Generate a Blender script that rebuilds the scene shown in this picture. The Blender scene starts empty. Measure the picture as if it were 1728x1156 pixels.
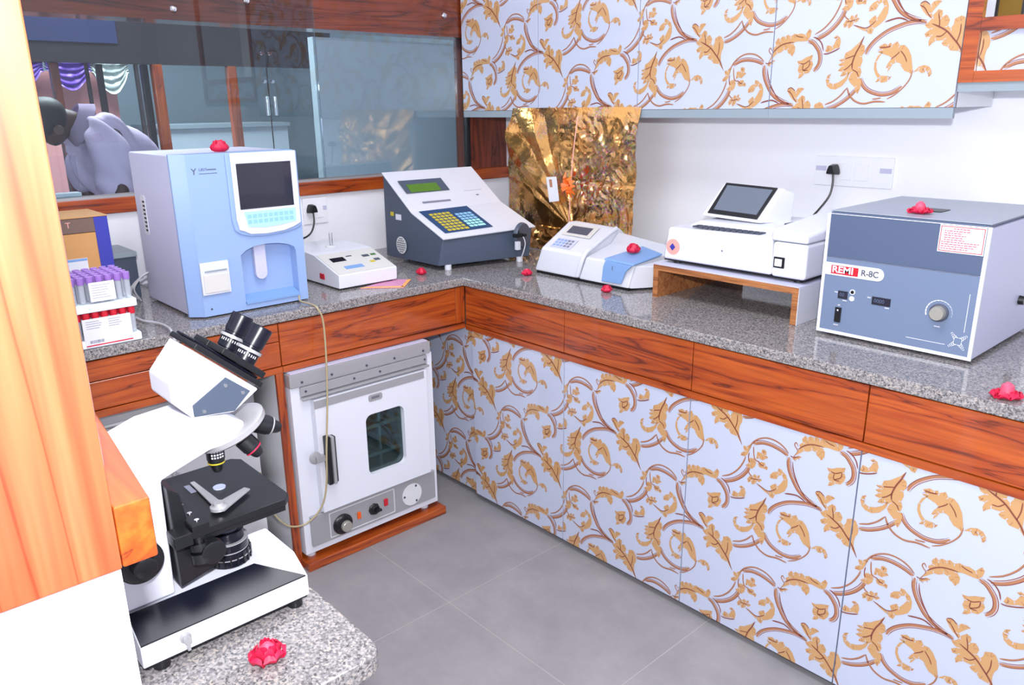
import bpy, bmesh, math, random, json
from mathutils import Vector, Matrix, noise
random.seed(7)
PI = math.pi
COL = bpy.context.scene.collection
ORG = {}

# ------------------------------------------------------------------ materials
def s2l(c):
    return tuple((x/255/12.92) if x/255 <= .04045 else ((x/255+.055)/1.055)**2.4 for x in c)

def newmat(name):
    m = bpy.data.materials.new(name); m.use_nodes = True
    nt = m.node_tree
    return m, nt, nt.nodes['Principled BSDF']

def mat(name, rgb, rough=.45, metal=0, coat=0, spec=.5, emit=0, alpha=1, bump=0, bscale=200):
    m, nt, b = newmat(name)
    c = s2l(rgb) + (1,)
    b.inputs['Base Color'].default_value = c
    b.inputs['Roughness'].default_value = rough
    b.inputs['Metallic'].default_value = metal
    b.inputs['Coat Weight'].default_value = coat
    b.inputs['Coat Roughness'].default_value = .03
    b.inputs['Specular IOR Level'].default_value = spec
    if emit:
        b.inputs['Emission Color'].default_value = c
        b.inputs['Emission Strength'].default_value = emit
    if alpha < 1: b.inputs['Alpha'].default_value = alpha
    if bump:
        n = nt.nodes.new('ShaderNodeTexNoise'); n.inputs['Scale'].default_value = bscale
        g = nt.nodes.new('ShaderNodeNewGeometry'); nt.links.new(g.outputs['Position'], n.inputs['Vector'])
        bp = nt.nodes.new('ShaderNodeBump'); bp.inputs['Strength'].default_value = bump; bp.inputs['Distance'].default_value = .002
        nt.links.new(n.outputs['Fac'], bp.inputs['Height']); nt.links.new(bp.outputs['Normal'], b.inputs['Normal'])
    return m

def ramp(nt, stops):
    r = nt.nodes.new('ShaderNodeValToRGB')
    e = r.color_ramp.elements
    while len(e) > 1: e.remove(e[-1])
    e[0].position = stops[0][0]; e[0].color = s2l(stops[0][1]) + (1,)
    for p, c in stops[1:]:
        k = e.new(p); k.color = s2l(c) + (1,)
    return r

def wood(name, grain='Y', light=(180,84,24), mid=(156,62,16), dark=(98,36,14), rough=.1, k=1.0, coat=.6):
    m, nt, b = newmat(name)
    g = nt.nodes.new('ShaderNodeNewGeometry')
    mp = nt.nodes.new('ShaderNodeMapping')
    lo, hi = 1.1*k, 13*k
    mp.inputs['Scale'].default_value = {'X': (lo,hi,hi), 'Y': (hi,lo,hi), 'Z': (hi,hi,lo)}[grain]
    nt.links.new(g.outputs['Position'], mp.inputs['Vector'])
    n1 = nt.nodes.new('ShaderNodeTexNoise'); n1.inputs['Scale'].default_value = 1.0; n1.inputs['Detail'].default_value = 4
    n1.inputs['Distortion'].default_value = 1.2; n1.inputs['Roughness'].default_value = .5
    nt.links.new(mp.outputs['Vector'], n1.inputs['Vector'])
    r1 = ramp(nt, [(.26, dark), (.335, mid), (.43, light), (.50, mid), (.515, dark), (.53, mid), (.62, light), (.72, mid)])
    nt.links.new(n1.outputs['Fac'], r1.inputs['Fac'])
    mp2 = nt.nodes.new('ShaderNodeMapping')
    lo, hi = 5*k, 160*k
    mp2.inputs['Scale'].default_value = {'X': (lo,hi,hi), 'Y': (hi,lo,hi), 'Z': (hi,hi,lo)}[grain]
    nt.links.new(g.outputs['Position'], mp2.inputs['Vector'])
    n2 = nt.nodes.new('ShaderNodeTexNoise'); n2.inputs['Scale'].default_value = 1; n2.inputs['Detail'].default_value = 2
    nt.links.new(mp2.outputs['Vector'], n2.inputs['Vector'])
    r2 = ramp(nt, [(.35, (228,222,218)), (.6, (255,255,255))])
    nt.links.new(n2.outputs['Fac'], r2.inputs['Fac'])
    mx = nt.nodes.new('ShaderNodeMix'); mx.data_type = 'RGBA'; mx.blend_type = 'MULTIPLY'; mx.inputs[0].default_value = 1
    nt.links.new(r1.outputs['Color'], mx.inputs[6]); nt.links.new(r2.outputs['Color'], mx.inputs[7])
    nt.links.new(mx.outputs[2], b.inputs['Base Color'])
    b.inputs['Roughness'].default_value = .35 if coat else rough
    b.inputs['Coat Weight'].default_value = coat; b.inputs['Coat Roughness'].default_value = .04
    return m

def granite():
    m, nt, b = newmat('granite')
    g = nt.nodes.new('ShaderNodeNewGeometry')
    v = nt.nodes.new('ShaderNodeTexVoronoi'); v.inputs['Scale'].default_value = 330
    nt.links.new(g.outputs['Position'], v.inputs['Vector'])
    n = nt.nodes.new('ShaderNodeTexNoise'); n.inputs['Scale'].default_value = 150; n.inputs['Detail'].default_value = 3
    nt.links.new(g.outputs['Position'], n.inputs['Vector'])
    sx = nt.nodes.new('ShaderNodeSeparateColor'); nt.links.new(v.outputs['Color'], sx.inputs[0])
    ad = nt.nodes.new('ShaderNodeMath'); ad.operation = 'MULTIPLY_ADD'; ad.inputs[1].default_value = .45
    nt.links.new(sx.outputs[0], ad.inputs[0]); 
    sb = nt.nodes.new('ShaderNodeMath'); sb.operation = 'MULTIPLY'; sb.inputs[1].default_value = .55
    nt.links.new(n.outputs['Fac'], sb.inputs[0]); nt.links.new(sb.outputs[0], ad.inputs[2])
    r = ramp(nt, [(.22, (70,68,70)), (.36, (108,105,107)), (.5, (130,127,129)), (.62, (150,146,146)), (.74, (170,160,152))])
    nt.links.new(ad.outputs[0], r.inputs['Fac'])
    nt.links.new(r.outputs['Color'], b.inputs['Base Color'])
    b.inputs['Roughness'].default_value = .07
    b.inputs['Specular IOR Level'].default_value = .6
    return m

def floor_mat():
    m, nt, b = newmat('floor_tiles')
    g = nt.nodes.new('ShaderNodeNewGeometry'); sp = nt.nodes.new('ShaderNodeSeparateXYZ')
    nt.links.new(g.outputs['Position'], sp.inputs[0])
    def joint(out, off):
        a = nt.nodes.new('ShaderNodeMath'); a.operation = 'SUBTRACT'; a.inputs[1].default_value = off
        nt.links.new(out, a.inputs[0])
        p = nt.nodes.new('ShaderNodeMath'); p.operation = 'PINGPONG'; p.inputs[1].default_value = .3
        nt.links.new(a.outputs[0], p.inputs[0])
        c = nt.nodes.new('ShaderNodeMath'); c.operation = 'LESS_THAN'; c.inputs[1].default_value = .0011
        nt.links.new(p.outputs[0], c.inputs[0]); return c.outputs[0]
    j1 = joint(sp.outputs[0], 1.22); j2 = joint(sp.outputs[1], -1.392)
    mx = nt.nodes.new('ShaderNodeMath'); mx.operation = 'MAXIMUM'
    nt.links.new(j1, mx.inputs[0]); nt.links.new(j2, mx.inputs[1])
    n = nt.nodes.new('ShaderNodeTexNoise'); n.inputs['Scale'].default_value = 5; n.inputs['Detail'].default_value = 8; n.inputs['Roughness'].default_value = .7
    nt.links.new(g.outputs['Position'], n.inputs['Vector'])
    r = ramp(nt, [(.3, (132,130,134)), (.5, (142,139,142)), (.7, (152,148,150))])
    nt.links.new(n.outputs['Fac'], r.inputs['Fac'])
    mc = nt.nodes.new('ShaderNodeMix'); mc.data_type = 'RGBA'
    nt.links.new(mx.outputs[0], mc.inputs[0]); nt.links.new(r.outputs['Color'], mc.inputs[6])
    mc.inputs[7].default_value = s2l((168,162,160)) + (1,)
    nt.links.new(mc.outputs[2], b.inputs['Base Color'])
    b.inputs['Roughness'].default_value = .38
    return m

def glass_mat(name, tint=(235,245,248), ior=1.5):
    m, nt, b = newmat(name); nt.nodes.remove(b)
    t = nt.nodes.new('ShaderNodeBsdfTransparent'); t.inputs[0].default_value = s2l(tint) + (1,)
    gl = nt.nodes.new('ShaderNodeBsdfGlossy'); gl.inputs['Roughness'].default_value = .012
    f = nt.nodes.new('ShaderNodeFresnel'); f.inputs['IOR'].default_value = ior
    mx = nt.nodes.new('ShaderNodeMixShader')
    nt.links.new(f.outputs[0], mx.inputs[0]); nt.links.new(t.outputs[0], mx.inputs[1]); nt.links.new(gl.outputs[0], mx.inputs[2])
    nt.links.new(mx.outputs[0], nt.nodes['Material Output'].inputs['Surface'])
    return m

def foil_mat():
    m, nt, b = newmat('gold_foil')
    g = nt.nodes.new('ShaderNodeNewGeometry')
    v = nt.nodes.new('ShaderNodeTexVoronoi'); v.inputs['Scale'].default_value = 190
    nt.links.new(g.outputs['Position'], v.inputs['Vector'])
    hs = nt.nodes.new('ShaderNodeHueSaturation'); hs.inputs['Saturation'].default_value = 1.2; hs.inputs['Value'].default_value = .8
    nt.links.new(v.outputs['Color'], hs.inputs['Color'])
    n = nt.nodes.new('ShaderNodeTexNoise'); n.inputs['Scale'].default_value = 7; n.inputs['Detail'].default_value = 3
    nt.links.new(g.outputs['Position'], n.inputs['Vector'])
    r = nt.nodes.new('ShaderNodeMapRange'); r.inputs['From Min'].default_value = .44; r.inputs['From Max'].default_value = .62; r.inputs['To Max'].default_value = .5
    nt.links.new(n.outputs['Fac'], r.inputs['Value'])
    mx = nt.nodes.new('ShaderNodeMix'); mx.data_type = 'RGBA'
    nt.links.new(r.outputs[0], mx.inputs[0]); mx.inputs[6].default_value = s2l((252,190,112)) + (1,)
    nt.links.new(hs.outputs[0], mx.inputs[7])
    nt.links.new(mx.outputs[2], b.inputs['Base Color'])
    b.inputs['Metallic'].default_value = 1; b.inputs['Roughness'].default_value = .2
    n2 = nt.nodes.new('ShaderNodeTexNoise'); n2.inputs['Scale'].default_value = 38; n2.inputs['Detail'].default_value = 3; n2.inputs['Distortion'].default_value = .6
    nt.links.new(g.outputs['Position'], n2.inputs['Vector'])
    bp = nt.nodes.new('ShaderNodeBump'); bp.inputs['Strength'].default_value = .35; bp.inputs['Distance'].default_value = .006
    nt.links.new(n2.outputs['Fac'], bp.inputs['Height']); nt.links.new(bp.outputs['Normal'], b.inputs['Normal'])
    return m

M = {}
M['wall'] = mat('white_wall_paint', (242,243,250), .6)
M['white'] = mat('white_enamel', (218,220,230), .3)
M['plastic'] = mat('white_plastic', (208,210,220), .35)
M['cream'] = mat('cream_plastic', (205,203,200), .4)
M['lilac'] = mat('pale_lilac_shell', (194,195,220), .45)
M['blue'] = mat('light_blue_plastic', (142,168,214), .35)
M['blue_d'] = mat('mid_blue_plastic', (122,158,208), .35)
M['slate'] = mat('slate_blue_plastic', (70,80,98), .42)
M['black'] = mat('black_plastic', (18,19,23), .35)
M['blackg'] = mat('black_gloss', (16,18,30), .28, spec=.35)
M['screen'] = mat('dark_screen', (32,32,46), .12, coat=.5)
M['steel'] = mat('brushed_steel', (172,172,175), .35, metal=.4)
M['chrome'] = mat('chrome', (225,225,228), .08, metal=1)
M['grey'] = mat('grey_laminate', (212,213,216), .45)
M['greyl'] = mat('grey_edge', (140,153,163), .4)
M['woodX'] = wood('teak_laminate_x', 'X'); M['woodY'] = wood('teak_laminate_y', 'Y'); M['woodZ'] = wood('teak_laminate_z', 'Z')
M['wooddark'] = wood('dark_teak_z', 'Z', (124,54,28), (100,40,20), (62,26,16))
M['woodYdim'] = wood('dimmed_teak_y', 'Y', (124,54,26), (102,40,18), (62,26,14))  # teak darkened in colour for flash falloff and glass dimming at the beam
M['post'] = wood('near_teak_z', 'Z', (182,92,58), (170,80,46), (136,56,30), k=.7)
M['ply'] = wood('plywood_edge', 'X', (176,116,68), (150,92,50), (118,68,36), coat=0, rough=.6, k=1.5)
M['granite'] = granite()
M['floor'] = floor_mat()
M['lam'] = mat('white_laminate', (186,193,214), .3, coat=.7)
M['tan'] = mat('print_tan', (192,148,98), .3, coat=.7)
M['ochre'] = mat('print_ochre', (168,114,80), .3, coat=.7)
M['brown'] = mat('print_brown', (128,66,50), .3, coat=.7)
M['cent1'] = mat('centrifuge_blue_grey', (106,121,148), .38)
M['cent2'] = mat('centrifuge_slate', (78,91,118), .38)
M['cent3'] = mat('centrifuge_top', (150,157,172), .35)
M['red'] = mat('red_plastic', (190,30,45), .35)
M['rose'] = mat('rose_petal', (205,22,66), .55)
M['rosec'] = mat('rose_heart', (235,80,110), .55)
M['leafg'] = mat('green_sepal', (60,110,50), .5)
M['paper'] = mat('white_paper', (216,216,226), .6)
M['ink'] = mat('grey_ink', (70,74,90), .6)
M['inkl'] = mat('pale_grey_ink', (120,122,140), .6)
M['redink'] = mat('red_ink', (214,60,90), .6)
M['cyan'] = mat('pale_cyan_keys', (168,232,232), .4)
M['navy'] = mat('navy_membrane', (24,62,104), .4)
M['yellow'] = mat('yellow_keys', (196,178,40), .45)
M['bluek'] = mat('pale_blue_keys', (140,190,226), .45)
M['lcd'] = mat('green_lcd', (78,120,22), .3)
M['foil'] = foil_mat()
M['orange'] = mat('orange_ribbon', (240,110,30), .4)
M['card'] = mat('cardboard', (196,144,88), .7)
M['cardd'] = mat('brown_card', (112,88,80), .7)
M['cobalt'] = mat('cobalt_card', (52,56,158), .5)
M['violet'] = mat('violet_caps', (150,110,190), .35)
M['redcap'] = mat('red_caps', (205,30,52), .35)
M['foam'] = mat('white_foam', (228,240,246), .6)
M['tubeg'] = mat('tube_plastic', (200,205,215), .15, alpha=.55)
M['hose'] = mat('yellowed_tubing', (168,154,120), .25)
M['hosew'] = mat('clear_grey_tubing', (190,190,196), .25)
M['knob'] = mat('silver_knob', (160,158,150), .35, metal=.3)
M['glass'] = glass_mat('window_glass')
M['glass2'] = glass_mat('door_glass', (200,222,222))
M['acry'] = glass_mat('clear_acrylic', (250,250,252), 1.3)
M['emblem'] = mat('salmon_emblem', (226,160,150), .4)
M['amber'] = mat('amber_lamp', (225,92,24), .3)
M['far_wall'] = mat('far_room_wall', (104,118,128), .6)
M['far_dark'] = mat('far_room_dark', (40,34,40), .6)
M['far_blue'] = mat('far_room_blue', (44,50,92), .6)
M['partition'] = mat('grey_blue_board', (186,198,210), .55)
M['purple'] = mat('purple_satin', (122,86,190), .4)
M['satin'] = mat('white_satin', (215,225,222), .4)
M['pink'] = mat('salmon_cloth', (214,150,150), .7)
M['shirt'] = mat('lavender_shirt', (190,172,200), .8, bump=.4, bscale=22)
M['skin'] = mat('brown_skin', (74,48,40), .55)
M['hair'] = mat('black_hair', (16,15,20), .6)
M['trouser'] = mat('dark_trousers', (36,38,50), .8)
M['lens'] = mat('lens_glass', (190,200,225), .05, coat=1)
M['goldp'] = mat('gold_trophy', (120,92,30), .3, metal=.6)
M['void'] = mat('bay_shadow_laminate', (120,120,124), .6)
M['pinkp'] = mat('pink_paper', (206,140,178), .6)
M['orangep'] = mat('orange_paper', (236,168,90), .6)

# ------------------------------------------------------------------ mesh builder
class MB:
    def __init__(s): s.bm = bmesh.new(); s.cur = 0
    def mi(s, i): s.cur = i; return s
    def face(s, pts):
        vs = [s.bm.verts.new(p) for p in pts]
        f = s.bm.faces.new(vs); f.material_index = s.cur; return f
    def hull8(s, P, mats=None):
        v = [s.bm.verts.new(p) for p in P]   # 0-3 bottom ccw, 4-7 top
        for k, ids in enumerate(((3,2,1,0), (4,5,6,7), (0,1,5,4), (1,2,6,5), (2,3,7,6), (3,0,4,7))):
            f = s.bm.faces.new([v[i] for i in ids]); f.material_index = s.cur
            if mats and k in mats: f.material_index = mats[k]
        return s
    def box(s, x0, x1, y0, y1, z0, z1, mats=None):
        # faces 0 bottom 1 top 2 -y 3 +x 4 +y 5 -x
        return s.hull8([(x0,y0,z0),(x1,y0,z0),(x1,y1,z0),(x0,y1,z0),(x0,y0,z1),(x1,y0,z1),(x1,y1,z1),(x0,y1,z1)], mats)
    def prism(s, pts, axis, a, b):
        def P(p, t):
            return {'X': (t,p[0],p[1]), 'Y': (p[0],t,p[1]), 'Z': (p[0],p[1],t)}[axis]
        A = [s.bm.verts.new(P(p,a)) for p in pts]; B = [s.bm.verts.new(P(p,b)) for p in pts]
        n = len(pts); fs = []
        for i in range(n):
            fs.append(s.bm.faces.new([A[i],A[(i+1)%n],B[(i+1)%n],B[i]]))
        fs.append(s.bm.faces.new(A[::-1])); fs.append(s.bm.faces.new(B))
        for f in fs: f.material_index = s.cur
        return s
    def loft(s, loops, cap=True):
        R = [[s.bm.verts.new(p) for p in L] for L in loops]; n = len(R[0])
        fs = []
        for a, b in zip(R, R[1:]):
            for i in range(n): fs.append(s.bm.faces.new([a[i],a[(i+1)%n],b[(i+1)%n],b[i]]))
        if cap: fs.append(s.bm.faces.new(R[0][::-1])); fs.append(s.bm.faces.new(R[-1]))
        for f in fs: f.material_index = s.cur
        return s
    def ring(s, c, d, r, n, u=None):
        d = Vector(d).normalized(); u = Vector(u) if u else d.orthogonal()
        u = (u - d*u.dot(d)).normalized(); w = d.cross(u); c = Vector(c)
        return [c + (u*math.cos(2*PI*k/n) + w*math.sin(2*PI*k/n))*r for k in range(n)]
    def cyl(s, a, b, r, r2=None, n=24):
        a = Vector(a); b = Vector(b); d = b-a
        return s.loft([s.ring(a,d,r,n), s.ring(b,d,r if r2 is None else r2,n)])
    def lathe(s, a, d, prof, n=28):
        a = Vector(a); d = Vector(d).normalized()
        u = d.orthogonal()
        return s.loft([s.ring(a+d*h, d, max(r,1e-4), n, u) for h, r in prof])
    def tube(s, pts, r, n=10, sub=6):
        P = catmull([Vector(p) for p in pts], sub)
        loops = []; u = None
        for i, p in enumerate(P):
            d = (P[min(i+1,len(P)-1)] - P[max(i-1,0)]).normalized()
            if u is None: u = d.orthogonal()
            u = (u - d*u.dot(d)).normalized(); w = d.cross(u)
            rr = r(i/(len(P)-1)) if callable(r) else r
            loops.append([p + (u*math.cos(2*PI*k/n)+w*math.sin(2*PI*k/n))*rr for k in range(n)])
        return s.loft(loops)
    def plate(s, outer, holes, axis, a, b):
        """flat plate with holes; outline points 2D, thickness a..b along axis"""
        def P(p, t):
            return {'X': (t,p[0],p[1]), 'Y': (p[0],t,p[1]), 'Z': (p[0],p[1],t)}[axis]
        for t in (a, b):
            es = []
            for L in [outer]+holes:
                vs = [s.bm.verts.new(P(p,t)) for p in L]
                for i in range(len(vs)): es.append(s.bm.edges.new([vs[i], vs[(i+1)%len(vs)]]))
            r = bmesh.ops.triangle_fill(s.bm, use_beauty=True, use_dissolve=False, edges=es)
            for g in r['geom']:
                if isinstance(g, bmesh.types.BMFace): g.material_index = s.cur
        for L in [outer]+holes:
            n = len(L)
            for i in range(n):
                s.face([P(L[i],a),P(L[(i+1)%n],a),P(L[(i+1)%n],b),P(L[i],b)])
        bmesh.ops.remove_doubles(s.bm, verts=s.bm.verts, dist=1e-6)
        return s
    def bevel(s, w, seg=2, ang=25):
        bmesh.ops.recalc_face_normals(s.bm, faces=s.bm.faces)
        es = [e for e in s.bm.edges if len(e.link_faces) == 2 and e.calc_face_angle(0) > math.radians(ang)]
        bmesh.ops.bevel(s.bm, geom=es, offset=w, segments=seg, affect='EDGES', profile=.5, clamp_overlap=True)
        return s
    def xf(s, m): s.bm.transform(m); return s

def catmull(P, sub):
    if len(P) < 3: return P
    out = []
    for i in range(len(P)-1):
        p0 = P[max(i-1,0)]; p1 = P[i]; p2 = P[i+1]; p3 = P[min(i+2,len(P)-1)]
        for k in range(sub):
            t = k/sub
            out.append(.5*((2*p1)+(p2-p0)*t+(2*p0-5*p1+4*p2-p3)*t*t+(3*p1-p0-3*p2+p3)*t**3))
    out.append(P[-1]); return out

def rrect(x0, x1, y0, y1, r, n=5):
    out = []
    for cx, cy, a in ((x1-r,y1-r,0),(x0+r,y1-r,90),(x0+r,y0+r,180),(x1-r,y0+r,270)):
        for k in range(n+1):
            t = math.radians(a+90*k/n); out.append((cx+r*math.cos(t), cy+r*math.sin(t)))
    return out

def build(name, mb, mats, parent=None, recalc=True, smooth=35):
    bm = mb.bm if isinstance(mb, MB) else mb
    if recalc: bmesh.ops.recalc_face_normals(bm, faces=bm.faces)
    xs = [v.co for v in bm.verts]
    c = Vector(((min(v.x for v in xs)+max(v.x for v in xs))/2, (min(v.y for v in xs)+max(v.y for v in xs))/2, min(v.z for v in xs)))
    for v in bm.verts: v.co -= c
    me = bpy.data.meshes.new(name); bm.to_mesh(me); bm.free()
    if not isinstance(mats, (list, tuple)): mats = [mats]
    for m in mats: me.materials.append(M[m] if isinstance(m, str) else m)
    if smooth:
        me.shade_smooth(); me.set_sharp_from_angle(angle=math.radians(smooth))
    o = bpy.data.objects.new(name, me); COL.objects.link(o)
    if smooth and smooth < 61:
        wn = o.modifiers.new('wn', 'WEIGHTED_NORMAL'); wn.keep_sharp = True; wn.mode = 'FACE_AREA_WITH_ANGLE'
    ORG[o] = c
    if parent is not None:
        o.parent = parent; o.location = c - ORG[parent]
    else: o.location = c
    return o

def tag(o, label, cat, group=None, kind=None):
    if kind: o['kind'] = kind
    if label: o['label'] = label
    if cat: o['category'] = cat
    if group: o['group'] = group
    return o

def thing(name, loc, label, cat, group=None):
    o = bpy.data.objects.new(name, None); COL.objects.link(o); o.location = loc; o.empty_display_size = .05
    ORG[o] = Vector(loc); return tag(o, label, cat, group)

def struct(name, mb, mats, **k):
    o = build(name, mb, mats, **k); o['kind'] = 'structure'; return o

def lettering(name, body, size, loc, face, material, parent, bold=False, align='LEFT', sx=1, off=0):
    cu = bpy.data.curves.new('txt', 'FONT'); cu.body = body; cu.size = size; cu.extrude = .0002
    cu.align_x = align; cu.align_y = 'CENTER'; cu.offset = off
    t = bpy.data.objects.new('txt', cu); COL.objects.link(t)
    bpy.context.view_layer.update()
    me = bpy.data.meshes.new_from_object(t.evaluated_get(bpy.context.evaluated_depsgraph_get()))
    bpy.data.objects.remove(t)
    if face == '-y': R = Matrix.Rotation(PI/2, 4, 'X')
    elif face == '+x': R = Matrix.Rotation(PI/2, 4, 'Z') @ Matrix.Rotation(PI/2, 4, 'X')
    else: R = face
    bm = bmesh.new(); bm.from_mesh(me)
    bm.transform(Matrix.Translation(loc) @ R @ Matrix.Diagonal((sx,1,1,1)))
    return build(name, bm, material, parent, smooth=0)

def copy_tree(o, loc=None, rotz=None, name=None):
    c = o.copy(); COL.objects.link(c)
    if loc is not None: c.location = loc
    if rotz is not None: c.rotation_euler = (0,0,rotz)
    for ch in list(o.children):
        d = ch.copy(); COL.objects.link(d); d.parent = c
        for g in ch.children:
            e = g.copy(); COL.objects.link(e); e.parent = d
    return c

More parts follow.
